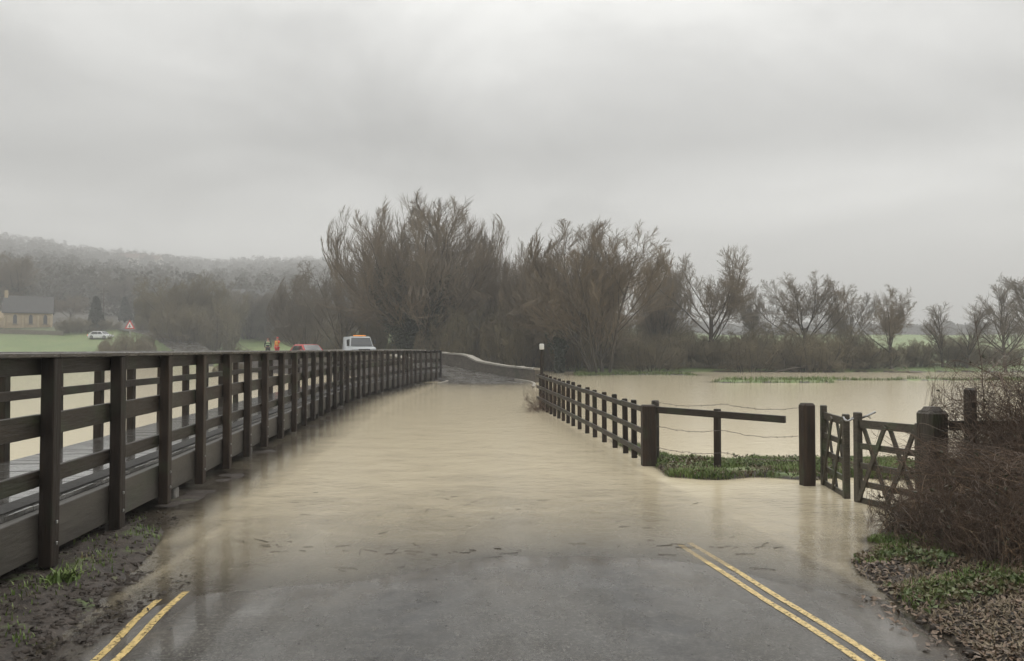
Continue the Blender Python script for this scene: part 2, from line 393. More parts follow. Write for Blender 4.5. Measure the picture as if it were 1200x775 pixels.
def leafy(m, col):
    t = m.node_tree; t.nodes.clear(); o = N(t, 'ShaderNodeOutputMaterial'); d = N(t, 'ShaderNodeBsdfDiffuse'); tr = N(t, 'ShaderNodeBsdfTranslucent'); x = N(t, 'ShaderNodeMixShader')
    d.inputs[0].default_value = tr.inputs[0].default_value = (*col, 1); x.inputs[0].default_value = .5
    t.links.new(d.outputs[0], x.inputs[1]); t.links.new(tr.outputs[0], x.inputs[2]); t.links.new(x.outputs[0], o.inputs[0])
leafy(M['wood_far'], (.105, .098, .080))
# ground: mud, grass and dead grass by height, place and noise
def ground_mat():
    m = D.materials.new('ground_mud_and_grass'); m.use_nodes = True; t = m.node_tree; b = t.nodes['Principled BSDF']; L = t.links.new
    g = N(t, 'ShaderNodeNewGeometry')
    def noise(s, d=6, r=.6):
        n = N(t, 'ShaderNodeTexNoise'); n.inputs['Scale'].default_value = s; n.inputs['Detail'].default_value = d; n.inputs['Roughness'].default_value = r
        L(g.outputs['Position'], n.inputs[0]); return n.outputs[0]
    def rng(v, a, b_, c=0, d=1):
        n = N(t, 'ShaderNodeMapRange'); n.inputs['From Min'].default_value = a; n.inputs['From Max'].default_value = b_; n.inputs['To Min'].default_value = c; n.inputs['To Max'].default_value = d
        L(v, n.inputs[0]); return n.outputs[0]
    def mix(f, a, b_):
        n = N(t, 'ShaderNodeMix', data_type='RGBA'); L(f, n.inputs[0])
        for i, q in ((6, a), (7, b_)):
            if isinstance(q, tuple): n.inputs[i].default_value = (*q, 1)
            else: L(q, n.inputs[i])
        return n.outputs[2]
    a = N(t, 'ShaderNodeAttribute', attribute_name='grass'); fw = N(t, 'ShaderNodeAttribute', attribute_name='woodfloor')
    mud = mix(rng(noise(6), .35, .65), (.022, .016, .012), (.055, .041, .031))
    mud = mix(rng(noise(45, 3), .55, .7), mud, (.10, .078, .060))
    gr = mix(rng(noise(.12, 5), .35, .65), (.095, .165, .040), (.165, .225, .065))
    gr = mix(rng(noise(1.3, 6), .45, .75), gr, (.19, .18, .085))
    f = N(t, 'ShaderNodeMath', operation='ADD'); L(a.outputs['Fac'], f.inputs[0]); L(rng(noise(3.5), .3, .7, -.35, .35), f.inputs[1])
    L(mix(fw.outputs['Fac'], mix(rng(f.outputs[0], .35, .65), mud, gr), (.080, .073, .058)), b.inputs['Base Color'])
    L(rng(noise(4), .35, .65, .45, .85), b.inputs['Roughness'])
    u = N(t, 'ShaderNodeBump'); u.inputs['Strength'].default_value = .8; u.inputs['Distance'].default_value = .03
    L(noise(28, 6, .7), u.inputs['Height']); L(u.outputs[0], b.inputs['Normal'])
    return m
def road_mat():
    m = D.materials.new('wet_asphalt'); m.use_nodes = True; t = m.node_tree; b = t.nodes['Principled BSDF']; L = t.links.new
    g = N(t, 'ShaderNodeNewGeometry')
    def noise(s, d=6, r=.6, st=None):
        n = N(t, 'ShaderNodeTexNoise'); n.inputs['Scale'].default_value = s; n.inputs['Detail'].default_value = d; n.inputs['Roughness'].default_value = r
        if st:
            q = N(t, 'ShaderNodeMapping'); q.inputs['Scale'].default_value = st; L(g.outputs['Position'], q.inputs[0]); L(q.outputs[0], n.inputs[0])
        else: L(g.outputs['Position'], n.inputs[0])
        return n.outputs[0]
    def rng(v, a, b_, c=0, d=1):
        n = N(t, 'ShaderNodeMapRange'); n.inputs['From Min'].default_value = a; n.inputs['From Max'].default_value = b_; n.inputs['To Min'].default_value = c; n.inputs['To Max'].default_value = d
        L(v, n.inputs[0]); return n.outputs[0]
    def mix(f, a, b_):
        n = N(t, 'ShaderNodeMix', data_type='RGBA'); L(f, n.inputs[0])
        for i, q in ((6, a), (7, b_)):
            if isinstance(q, tuple): n.inputs[i].default_value = (*q, 1)
            else: L(q, n.inputs[i])
        return n.outputs[2]
    wear = N(t, 'ShaderNodeAttribute', attribute_name='track').outputs['Fac']
    big = rng(noise(.9, 5, .6, (1, .55, 1)), .35, .65)
    col = mix(big, (.042, .039, .035), (.085, .079, .070))
    col = mix(rng(noise(38, 6, .9), .50, .64), col, (.22, .21, .185))
    col = mix(rng(noise(30, 6, .9), .53, .66), col, (.02, .019, .018))
    wn = N(t, 'ShaderNodeMath', operation='MULTIPLY'); L(wear, wn.inputs[0]); L(rng(noise(6, 5, .7), .35, .60), wn.inputs[1])
    dk = N(t, 'ShaderNodeMath', operation='MULTIPLY'); L(wn.outputs[0], dk.inputs[0]); dk.inputs[1].default_value = .85
    col = mix(dk.outputs[0], col, (.022, .021, .021))
    sa = N(t, 'ShaderNodeAttribute', attribute_name='silt').outputs['Fac']; sm_ = N(t, 'ShaderNodeMath', operation='MULTIPLY'); L(sa, sm_.inputs[0]); L(rng(noise(5, 6, .75), .3, .62, .15, .85), sm_.inputs[1])
    silt_c = mix(rng(noise(26, 5, .8), .4, .62), (.085, .070, .054), (.16, .135, .10))
    col = mix(sm_.outputs[0], col, silt_c)
    ma = N(t, 'ShaderNodeAttribute', attribute_name='mud').outputs['Fac']
    col = mix(ma, col, mix(rng(noise(22, 5, .8), .4, .62), (.030, .023, .018), (.085, .066, .050)))
    L(col, b.inputs['Base Color'])
    # wet film in patches: smoother where it stands
    ra = rng(noise(2.2, 6, .65, (1, .5, 1)), .35, .62, .13, .36)
    rb = N(t, 'ShaderNodeMath', operation='ADD'); L(ra, rb.inputs[0]); sc_ = N(t, 'ShaderNodeMath', operation='MULTIPLY'); L(wn.outputs[0], sc_.inputs[0]); sc_.inputs[1].default_value = .12; L(sc_.outputs[0], rb.inputs[1])
    pa = N(t, 'ShaderNodeAttribute', attribute_name='puddle').outputs['Fac']
    rc = N(t, 'ShaderNodeMix', data_type='FLOAT'); L(pa, rc.inputs[0]); L(rb.outputs[0], rc.inputs[2]); rc.inputs[3].default_value = .06; L(rc.outputs[0], b.inputs['Roughness'])
    u = N(t, 'ShaderNodeBump'); u.inputs['Distance'].default_value = .014; L(rng(pa, 0, 1, .9, .25), u.inputs['Strength'])
    L(noise(48, 5, .9), u.inputs['Height']); L(u.outputs[0], b.inputs['Normal'])
    return m
def film(m, lo, hi, sc, stv, rough=.05, attr=None):
    # film of rain water lying over a surface: patchy clear coat
    t = m.node_tree; b = t.nodes['Principled BSDF']; g = N(t, 'ShaderNodeNewGeometry'); q = N(t, 'ShaderNodeMapping'); q.inputs['Scale'].default_value = stv
    n = N(t, 'ShaderNodeTexNoise'); n.inputs['Scale'].default_value = sc; n.inputs['Detail'].default_value = 6; n.inputs['Roughness'].default_value = .65
    t.links.new(g.outputs['Position'], q.inputs[0]); t.links.new(q.outputs[0], n.inputs[0])
    r = N(t, 'ShaderNodeMapRange'); r.inputs['From Min'].default_value = .38; r.inputs['From Max'].default_value = .60; r.inputs['To Min'].default_value = lo; r.inputs['To Max'].default_value = hi
    t.links.new(n.outputs[0], r.inputs[0]); src = r.outputs[0]
    if attr:
        a = N(t, 'ShaderNodeAttribute', attribute_name=attr); mx_ = N(t, 'ShaderNodeMath', operation='MAXIMUM'); t.links.new(a.outputs['Fac'], mx_.inputs[0]); t.links.new(src, mx_.inputs[1]); src = mx_.outputs[0]
    t.links.new(src, b.inputs['Coat Weight']); b.inputs['Coat Roughness'].default_value = rough; b.inputs['Coat IOR'].default_value = 1.45
def water_mat():
    m = D.materials.new('muddy_flood_water'); m.use_nodes = True; t = m.node_tree; t.nodes.clear(); L = t.links.new
    o = N(t, 'ShaderNodeOutputMaterial'); g = N(t, 'ShaderNodeNewGeometry')
    def noise(s, d, st, r=.55):
        q = N(t, 'ShaderNodeMapping'); q.inputs['Scale'].default_value = st; L(g.outputs['Position'], q.inputs[0])
        n = N(t, 'ShaderNodeTexNoise'); n.inputs['Scale'].default_value = s; n.inputs['Detail'].default_value = d; n.inputs['Roughness'].default_value = r
        L(q.outputs[0], n.inputs[0]); return n.outputs[0]
    def rng(v, a, b_, c=0, d=1):
        n = N(t, 'ShaderNodeMapRange'); n.inputs['From Min'].default_value = a; n.inputs['From Max'].default_value = b_; n.inputs['To Min'].default_value = c; n.inputs['To Max'].default_value = d
        L(v, n.inputs[0]); return n.outputs[0]
    def math_(op, a, b_=None):
        n = N(t, 'ShaderNodeMath', operation=op)
        for i, q in enumerate((a, b_)):
            if q is None: continue
            if isinstance(q, (int, float)): n.inputs[i].default_value = q
            else: L(q, n.inputs[i])
        return n.outputs[0]
    dep = N(t, 'ShaderNodeAttribute', attribute_name='depth').outputs['Fac']
    silt = rng(noise(1.3, 7, (.7, 1.3, 1), .7), .3, .7, .7, 1.35)
    k = math_('MULTIPLY', math_('MULTIPLY', dep, silt), -8.0)
    op = math_('SUBTRACT', 1.0, math_('EXPONENT', k))
    col = N(t, 'ShaderNodeMix', data_type='RGBA'); col.inputs[6].default_value = (.63, .545, .385, 1); col.inputs[7].default_value = (.65, .565, .405, 1)
    L(rng(noise(.35, 5, (.5, 1, 1)), .2, .8, .25, .75), col.inputs[0])
    df = N(t, 'ShaderNodeBsdfDiffuse'); L(col.outputs[2], df.inputs[0])
    tr = N(t, 'ShaderNodeBsdfTransparent'); tr.inputs[0].default_value = (.93, .91, .86, 1)
    m1 = N(t, 'ShaderNodeMixShader'); L(op, m1.inputs[0]); L(tr.outputs[0], m1.inputs[1]); L(df.outputs[0], m1.inputs[2])
    gl = N(t, 'ShaderNodeBsdfGlossy'); gl.inputs['Roughness'].default_value = .09; gl.inputs[0].default_value = (1, 1, 1, 1)
    h = math_('ADD', math_('MULTIPLY', noise(11, 4, (1, 1.15, 1)), .8), math_('ADD', math_('MULTIPLY', noise(34, 3, (1, 1, 1)), .35), math_('MULTIPLY', noise(3.2, 3, (.9, 1.1, 1)), 1.1)))
    amp = rng(dep, 0, .12, .07, .38)
    u = N(t, 'ShaderNodeBump'); L(amp, u.inputs['Strength']); u.inputs['Distance'].default_value = .02; L(h, u.inputs['Height'])
    fr = N(t, 'ShaderNodeFresnel'); fr.inputs[0].default_value = 1.33
    L(u.outputs[0], gl.inputs['Normal']); L(u.outputs[0], fr.inputs['Normal'])
    frs = math_('MULTIPLY', fr.outputs[0], .85)
    m2 = N(t, 'ShaderNodeMixShader'); L(frs, m2.inputs[0]); L(m1.outputs[0], m2.inputs[1]); L(gl.outputs[0], m2.inputs[2])
    L(m2.outputs[0], o.inputs[0]); return m
M['ground'] = ground_mat(); M['road'] = road_mat(); film(M['road'], .30, .60, 3.0, (1, .6, 1), .07, 'puddle'); film(M['deck'], .6, 1, 4, (1, 1, 1), .06); M['water'] = water_mat()

# ------------------------------------------------------------------ ground and water (fan-shaped sheet, fine near the viewpoint)
NA = 900
fa = np.concatenate([np.linspace(-180, -38, 90, endpoint=False), np.linspace(-38, 38, 640, endpoint=False), np.linspace(38, 180, 90, endpoint=False)])
AZ = np.radians(fa); NA = len(AZ)
RR = np.concatenate([[0.3], np.geomspace(1.0, 14, 270, endpoint=False), np.geomspace(14, 160, 190, endpoint=False), np.geomspace(160, 1100, 60)])
A2, R2 = np.meshgrid(AZ, RR)
GX, GY = (R2 * np.sin(A2)).ravel(), (R2 * np.cos(A2)).ravel()
GZ = height(GX, GY)
nr = len(RR)
idx = np.arange(nr * NA).reshape(nr, NA); nx = np.roll(idx, -1, axis=1)
quads = np.stack([idx[:-1], idx[1:], nx[1:], nx[:-1]], -1).reshape(-1, 4)[:, ::-1]
V = np.stack([GX, GY, GZ], 1)
me = np_mesh('ground', V, quads)
gr = sm(.02, .07, GZ) * sm(9.8, 11.2, GY)                      # grass on dry land beyond the road end
dR_, _, wR_, _ = road_near(GX, GY); gr = gr * np.where((GY > 44) & (GY < 80), sm(wR_ + 1.2, wR_ + 2.0, dR_), 1)
gr = np.maximum(gr, .30 * sm(.02, .10, GZ) * (GX > 2.5) * sm(5.0, 6.2, GY))
wd_ = sm(165, 200, np.hypot(GX, GY)) * (GX < .06 * GY) + sm(430, 480, np.hypot(GX, GY)) * (GX >= .06 * GY)
gr = gr * (1 - .9 * wd_)
at_ = me.attributes.new('woodfloor', 'FLOAT', 'POINT'); at_.data.foreach_set('value', wd_.astype(np.float32))
gr = np.maximum(gr, .22 * (GX < -2.5) * (GY < 10) * (GZ > 0))
gr = np.maximum(gr, .8 * sm(2, -2, GY))
at_ = me.attributes.new('grass', 'FLOAT', 'POINT'); at_.data.foreach_set('value', gr.astype(np.float32))
g_o = link('ground', me, M['ground']); tag(g_o, kind='structure')
# water: same fan out to the far shore
wr = RR < 150
kx = int(wr.sum())
wz = np.zeros(kx * NA)
q2 = quads[: (kx - 1) * NA]
d_, rz_, rw_, rs_ = road_near(GX[:kx * NA], GY[:kx * NA])
road_top = rz_ - .022 * (d_ / rw_) ** 2 - .012 * np.clip(-rs_, -1, 1) * d_ / rw_ * -1
dep = -GZ[:kx * NA]
inroad = d_ < rw_
def road_z(x, y, d, rz, rw, rs):
    return rz + .010 - .036 * (d / rw) ** 2 - .004 * (rs * d / rw) + .016 * fbm(x * .8, y * .45, 31, 3) * sm(14, 9, y) * sm(3, 5, y)
wq = sm(rw_ + .10, rw_ - .12, d_); dep = dep * (1 - wq) - road_z(GX[:kx * NA], GY[:kx * NA], d_, rz_, rw_, rs_) * wq
keep = (dep[q2].max(axis=1) > -.06)
q2 = q2[keep]
used = np.unique(q2); remap = -np.ones(kx * NA, int); remap[used] = np.arange(len(used))
me = np_mesh('flood_water', np.stack([GX[used], GY[used], np.zeros(len(used))], 1), remap[q2])
at_ = me.attributes.new('depth', 'FLOAT', 'POINT'); at_.data.foreach_set('value', np.clip(dep[used], 0, 1).astype(np.float32))
tag(link('flood_water', me, M['water']), kind='structure')

# road sheet following its centre line
pts = RC; T = np.gradient(pts[:, :2], axis=0); T /= np.linalg.norm(T, axis=1)[:, None]
dens = []
for i in range(len(pts) - 1):
    L_ = np.linalg.norm(pts[i + 1, :2] - pts[i, :2]); n_ = max(1, int(L_ / .12)) if -1 < pts[i, 1] < 14 else max(1, int(L_ / .8))
    for q in np.arange(n_) / n_: dens.append(pts[i] * (1 - q) + pts[i + 1] * q)
dens.append(pts[-1]); dens = np.array(dens)
T = np.gradient(dens[:, :2], axis=0); T /= np.linalg.norm(T, axis=1)[:, None]
NW = 49; tt = np.linspace(-1, 1, NW)
RXx = dens[:, None, 0] + T[:, None, 1] * tt[None] * dens[:, None, 3]
RYy = dens[:, None, 1] - T[:, None, 0] * tt[None] * dens[:, None, 3]
dd = np.abs(tt)[None] * dens[:, None, 3]; rss = -np.sign(tt)[None] * np.ones_like(dd)
RZz = road_z(RXx, RYy, dd, dens[:, None, 2], dens[:, None, 3], rss)
RZz = RZz + np.where(np.abs(tt)[None] > .99, -.06, 0)
ii = np.arange(len(dens) * NW).reshape(len(dens), NW)
rq = np.stack([ii[:-1, :-1], ii[:-1, 1:], ii[1:, 1:], ii[1:, :-1]], -1).reshape(-1, 4)
me = np_mesh('road', np.stack([RXx, RYy, RZz], -1).reshape(-1, 3), rq)
off = RXx
silt = sm(.035, -.01, RZz + .02 * fbm(RXx * 1.6, RYy * 1.2, 71, 4)) 
mudd = sm(-2.15, -2.75, RXx + .5 * fbm(RXx * 2, RYy * 2, 72, 4)) * sm(14, 9, RYy) + .8 * sm(2.35, 2.8, RXx + .4 * fbm(RXx * 2, RYy * 2, 73, 4)) * sm(14, 9, RYy)
pud = .8 * sm(.10, .38, fbm(RXx * 1.5, RYy * .8, 81, 5) + .45 * np.exp(-(((RXx + 1.9) / .55) ** 2 + ((RYy - 5.4) / .9) ** 2)))
trk = np.exp(-((off + .75 + .1 * np.sin(RYy)) / .34) ** 2) + np.exp(-((off - .85 - .12 * (6.5 - RYy)) / .30) ** 2)
at_ = me.attributes.new('track', 'FLOAT', 'POINT'); at_.data.foreach_set('value', trk.ravel().astype(np.float32))
for an_, av_ in (('silt', silt), ('puddle', pud), ('mud', mudd)):
    at_ = me.attributes.new(an_, 'FLOAT', 'POINT'); at_.data.foreach_set('value', np.clip(av_, 0, 1).ravel().astype(np.float32))
tag(link('road', me, M['road']), kind='structure')
def rtop(x, y):
    d, rz, rw, rs = road_near(x, y); return road_z(np.atleast_1d(x), np.atleast_1d(y), d, rz, rw, rs)
# double yellow lines
def painted(name, path, wd):
    P = catmull(np.array(path, float), 40); T_ = np.gradient(P, axis=0); T_ /= np.linalg.norm(T_, axis=1)[:, None]
    k = 5; s = np.linspace(-1, 1, k)
    ed = np.ones(len(P))
    X = P[:, None, 0] + T_[:, None, 1] * s * wd / 2; Y = P[:, None, 1] - T_[:, None, 0] * s * wd / 2
    Y = Y + 0; X = X + .004 * fbm(X * 30, Y * 30, 77, 2)
    Z = rtop(X.ravel(), Y.ravel()).reshape(X.shape) + .004
    i = np.arange(X.size).reshape(X.shape)
    q = np.stack([i[:-1, :-1], i[:-1, 1:], i[1:, 1:], i[1:, :-1]], -1).reshape(-1, 4)
    m_ = np_mesh(name, np.stack([X, Y, Z], -1).reshape(-1, 3), q)
    o = link(name, m_, M['yellow']); tag(o, kind='structure'); return o
def linemat():
    m = M['yellow']; t = m.node_tree; b = t.nodes['Principled BSDF']
    g = N(t, 'ShaderNodeNewGeometry'); n = N(t, 'ShaderNodeTexNoise'); n.inputs['Scale'].default_value = 38; n.inputs['Detail'].default_value = 5; n.inputs['Roughness'].default_value = .8
    t.links.new(g.outputs['Position'], n.inputs[0]); r = N(t, 'ShaderNodeMapRange'); r.inputs['From Min'].default_value = .41; r.inputs['From Max'].default_value = .47
    t.links.new(n.outputs[0], r.inputs[0]); t.links.new(r.outputs[0], b.inputs['Alpha'])
linemat()
painted('yellow_line', [(-2.16, -2), (-2.24, 3), (-2.26, 4.6), (-2.38, 5.6), (-2.43, 6.15)], .052)
painted('yellow_line', [(-2.27, -2), (-2.35, 3), (-2.38, 4.6), (-2.50, 5.5), (-2.55, 5.95)], .052)
painted('yellow_line', [(2.30, -2), (2.16, 3), (2.09, 4.73), (1.92, 6.0), (1.76, 7.2), (1.68, 7.8)], .055)
painted('yellow_line', [(2.18, -2), (2.04, 3), (1.97, 4.73), (1.79, 6.0), (1.64, 7.1), (1.57, 7.7)], .055)

# ------------------------------------------------------------------ branch growing on arrays
def nrm(v): return v / np.maximum(np.linalg.norm(v, axis=-1, keepdims=True), 1e-9)
def grow(P0, D0, L, r0, K, up, wander, r1, rng, lean=(0, 0)):
    n = len(P0); P = np.zeros((n, K, 3)); P[:, 0] = P0; d = nrm(D0)
    for k in range(1, K):
        d = d + rng.normal(0, wander, (n, 3)); d[:, 2] += up; d[:, 0] += lean[0]; d[:, 1] += lean[1]; d = nrm(d)
        P[:, k] = P[:, k - 1] + d * (L / (K - 1))[:, None]
    s = np.linspace(0, 1, K)
    R = r0[:, None] * (1 - s) + (r0 * r1)[:, None] * s
    return P, R
def spawn(P, R, per, t0, t1, ang, dang, ratio, K, up, wander, rr, rmin, rng, lean=(0, 0), r1=.35, lbase=None):
    n, K0, _ = P.shape; i = np.repeat(np.arange(n), per); m = len(i)
    t = t0 + (t1 - t0) * ((np.tile(np.arange(per), n) + rng.random(m)) / per)
    f = t * (K0 - 1); a = np.minimum(f.astype(int), K0 - 2); f = (f - a)[:, None]
    p = P[i, a] * (1 - f) + P[i, a + 1] * f; tan = nrm(P[i, a + 1] - P[i, a])
    rad_ = R[i, a] * (1 - f[:, 0]) + R[i, a + 1] * f[:, 0]
    q = rng.normal(0, 1, (m, 3)); q = nrm(q - (q * tan).sum(1)[:, None] * tan)
    an = np.radians(ang + dang * rng.normal(0, 1, m))[:, None]
    d = tan * np.cos(an) + q * np.sin(an)
    PL = np.linalg.norm(P[:, 1:] - P[:, :-1], axis=2).sum(1)[i]
    L = (PL if lbase is None else lbase) * ratio * (1 - .45 * t) * (.7 + .6 * rng.random(m))
    r0 = np.maximum(rad_ * rr, rmin)
    return grow(p, d, L, r0, K, up, wander, r1, rng, lean)
def tubes(sets, sides):
    Vs, Qs, b = [], [], 0
    for P, R in sets:
        n, K, _ = P.shape; T_ = nrm(np.gradient(P, axis=1)); ref = np.where(np.abs(T_[..., 2:3]) < .85, np.array([0, 0, 1.]), np.array([1., 0, 0]))
        u = nrm(np.cross(T_, ref)); v = np.cross(T_, u); a = np.arange(sides) * 2 * np.pi / sides
        W = P[:, :, None] + R[:, :, None, None] * (np.cos(a)[None, None, :, None] * u[:, :, None] + np.sin(a)[None, None, :, None] * v[:, :, None])
        ix = b + np.arange(n * K * sides).reshape(n, K, sides); jx = np.roll(ix, -1, axis=2)
        Vs.append(W.reshape(-1, 3)); Qs.append(np.stack([ix[:, :-1], ix[:, 1:], jx[:, 1:], jx[:, :-1]], -1).reshape(-1, 4)); b += n * K * sides
    return np.vstack(Vs), np.vstack(Qs)
def leafcards(P, size, rng, asp=1.4):
    """small bent leaves at points"""
    n = len(P); a = nrm(rng.normal(0, 1, (n, 3))); b = nrm(np.cross(a, rng.normal(0, 1, (n, 3))))
    s = size * (.6 + .8 * rng.random((n, 1)))
    nn = np.cross(a, b) * s * .25
    V_ = np.stack([P - a * s * asp / 2, P + b * s / 2 + nn, P + a * s * asp / 2, P - b * s / 2 + nn], 1).reshape(-1, 3)
    return V_, np.arange(n * 4).reshape(n, 4)
A0 = np.array
TPL = {}
def template(key, seed, style):
    g = np.random.default_rng(seed)
    one = lambda *a: A0([a], float)
    ivy = None
    if style == 'willow':      # broad crown of many upright shoots
        t = grow(one(0, 0, -.4), one(.03, 0, 1), A0([3.2]), A0([.50]), 5, .1, .04, .8, g)
        l = spawn(*t, 36, .5, 1, 36, 16, 3.8, 9, .03, .035, .18, .032, g, r1=.3)
        b1 = spawn(*l, 10, .12, 1, 24, 8, .60, 7, .05, .05, .40, .017, g, (.006, 0))
        b2 = spawn(*b1, 8, .10, 1, 20, 7, .58, 6, .05, .05, .5, .012, g, (.01, 0))
        b3 = spawn(*b2, 6, .08, 1, 18, 7, .60, 4, .04, .05, .6, .0100, g, (.02, 0)); b4 = spawn(*b2, 5, .3, 1, 16, 6, .75, 4, .05, .05, .6, .0095, g, (.03, 0))
        big, fine = [t, l], [b1, b2, b3, b4]; env = (8.0, 6.4, 7.4)
    elif style == 'spread':    # open domed crown with visible forks
        t = grow(one(0, 0, -.4), one(g.normal(0, .06), 0, 1), A0([4.2]), A0([.20]), 6, .05, .04, .8, g)
        l = spawn(*t, 11, .45, 1, 44, 14, 1.8, 9, .04, .075, .36, .042, g)
        b1 = spawn(*l, 10, .2, 1, 36, 10, .50, 7, .035, .08, .45, .018, g)
        b2 = spawn(*b1, 9, .12, 1, 34, 10, .52, 6, .04, .08, .5, .012, g)
        b3 = spawn(*b2, 7, .1, 1, 32, 10, .6, 4, .05, .08, .6, .0100, g)
        b4 = spawn(*b3, 2, .2, 1, 30, 10, .6, 3, .04, .08, .7, .009, g)
        big, fine = [t, l], [b1, b2, b3, b4]; env = (6.6, 5.0, 4.6)
    elif style == 'clump':     # several stems from one base, wind-swept tops
        n = 8; a = g.random(n) * 6.28
        t = grow(np.stack([.5 * np.cos(a), .5 * np.sin(a), np.full(n, -.4)], 1), np.stack([.26 * np.cos(a), .26 * np.sin(a), np.ones(n)], 1), 5.5 + 2 * g.random(n), .07 + .06 * g.random(n), 8, .03, .06, .55, g)
        l = spawn(*t, 10, .25, 1, 32, 11, 1.0, 8, .05, .06, .5, .028, g)
        b1 = spawn(*l, 9, .15, 1, 28, 9, .5, 7, .05, .07, .5, .016, g, (.008, 0))
        b2 = spawn(*b1, 8, .1, 1, 26, 8, .55, 5, .05, .07, .5, .012, g, (.012, 0))
        b3 = spawn(*b2, 7, .1, 1, 24, 8, .65, 4, .05, .06, .6, .0100, g, (.025, 0))
        big, fine = [t, l], [b1, b2, b3]; env = (7.0, 5.0, 5.6)
    elif style == 'slim':      # narrow upright young tree
        t = grow(one(0, 0, -.3), one(.04, 0, 1), A0([8.4]), A0([.13]), 9, .05, .035, .2, g)
        l = spawn(*t, 30, .2, 1, 34, 9, .40, 7, .07, .06, .6, .025, g)
        b1 = spawn(*l, 10, .1, 1, 30, 9, .5, 5, .06, .07, .6, .014, g)
        b2 = spawn(*b1, 8, .1, 1, 28, 9, .6, 4, .06, .07, .7, .010, g)
        big, fine = [t, l], [b1, b2]; env = (5.5, 2.6, 5.0)
    elif style == 'bush':      # dense thicket
        n = 60; a = g.random(n) * 6.28; q = 1.9 * np.sqrt(g.random(n))
        t = grow(np.stack([q * np.cos(a), q * np.sin(a), np.full(n, -.2)], 1), np.stack([.5 * q * np.cos(a), .5 * q * np.sin(a), np.ones(n)], 1), 2.0 + 1.3 * g.random(n), .02 + .02 * g.random(n), 7, .0, .09, .5, g)
        l = spawn(*t, 9, .05, 1, 42, 14, .5, 5, .02, .11, .6, .013, g)
        b1 = spawn(*l, 8, .05, 1, 40, 12, .55, 4, .02, .10, .7, .010, g)
        b2 = spawn(*b1, 4, .1, 1, 36, 10, .6, 3, .02, .09, .7, .008, g)
        big, fine = [t], [l, b1, b2]; env = (1.3, 2.8, 2.3)
    ph = g.random(6) * 6.28
    for grp in (big, fine):
        for k_, (p, r) in enumerate(grp):     # keep everything inside a lumpy dome
            q = (p - A0([0, 0, env[0]])) / A0([env[1], env[1], env[2]])
            az_ = np.arctan2(p[..., 1], p[..., 0]); el_ = q[..., 2]
            lump = 1 + .06 * np.sin(3 * az_ + ph[0] + 2 * el_) + .035 * np.sin(5 * az_ + ph[1] - 3 * el_) + .025 * np.sin(9 * az_ + ph[2] + 5 * el_)
            rho = np.linalg.norm(q, axis=-1) / lump
            k0, k1 = (.66, .31) if style in ('willow', 'bush') else (.76, .24)
            new = np.where((rho > k0) & (el_ > -.35), k0 + k1 * np.tanh((rho - k0) / k1), rho)
            f_ = (new / np.maximum(rho, 1e-6))[..., None]
            grp[k_] = (A0([0, 0, env[0]]) + (p - A0([0, 0, env[0]])) * f_, r)
    zs = np.concatenate([p.reshape(-1, 3) for p, r in fine])
    H = np.percentile(zs[:, 2], 99.85); W = (np.percentile(zs[:, 0], 99.3) - np.percentile(zs[:, 0], .7))
    s5 = 7 if style != 'bush' else 4
    tm = np_mesh('trunk', *tubes(big, s5)); cm = np_mesh('crown', *tubes(fine, 3), smooth=True)
    TPL[key] = dict(trunk=tm, crown=cm, H=H, W=W, style=style, limbs=big)
for k, s, st in (('willow', 3, 'willow'), ('willow2', 8, 'willow'), ('spread', 5, 'spread'), ('spread2', 12, 'spread'), ('spread3', 21, 'spread'), ('clump', 4, 'clump'), ('clump2', 17, 'clump'),
                 ('slim', 6, 'slim'), ('slim2', 9, 'slim'), ('bush', 2, 'bush'), ('bush2', 14, 'bush'), ('bush3', 31, 'bush')):
    template(k, s, st)
FIRST = {}
def tree(key, px, Y, top, width, name, label, cat, group, twig='twig', rz=None, z=None, tilt=0):
    """width in photo pixels, top = photo row of the crown's top"""
    t = TPL[key]; p = on(px, Y)
    if z is not None: p.z = z
    p.z = max(p.z, -.45)
    Hm = zat(top, Y) - p.z; Wm = width / F * Y
    k2 = (key, twig)
    if k2 in FIRST:
        o = copy_tree(FIRST[k2]); o.name = name
    else:
        o = empty(name, p)
        bush = t['style'] == 'bush'
        link('stem' if bush else 'trunk', t['trunk'] if not t['trunk'].materials else t['trunk'].copy(), None, o)
        c_ = link('twigs' if bush else 'crown', t['crown'] if not t['crown'].materials else t['crown'].copy(), None, o)
        for ch in o.children:
            ch.data.materials.clear(); ch.data.materials.append(M['bark'] if ch is not c_ else M[twig])
        FIRST[k2] = o
    o.location = p; o.rotation_euler = (0, tilt, rz if rz is not None else random.random() * 6.28)
    sx = Wm / t['W']; o.scale = (sx, sx, Hm / t['H'])
    return tag(o, label, cat, group)

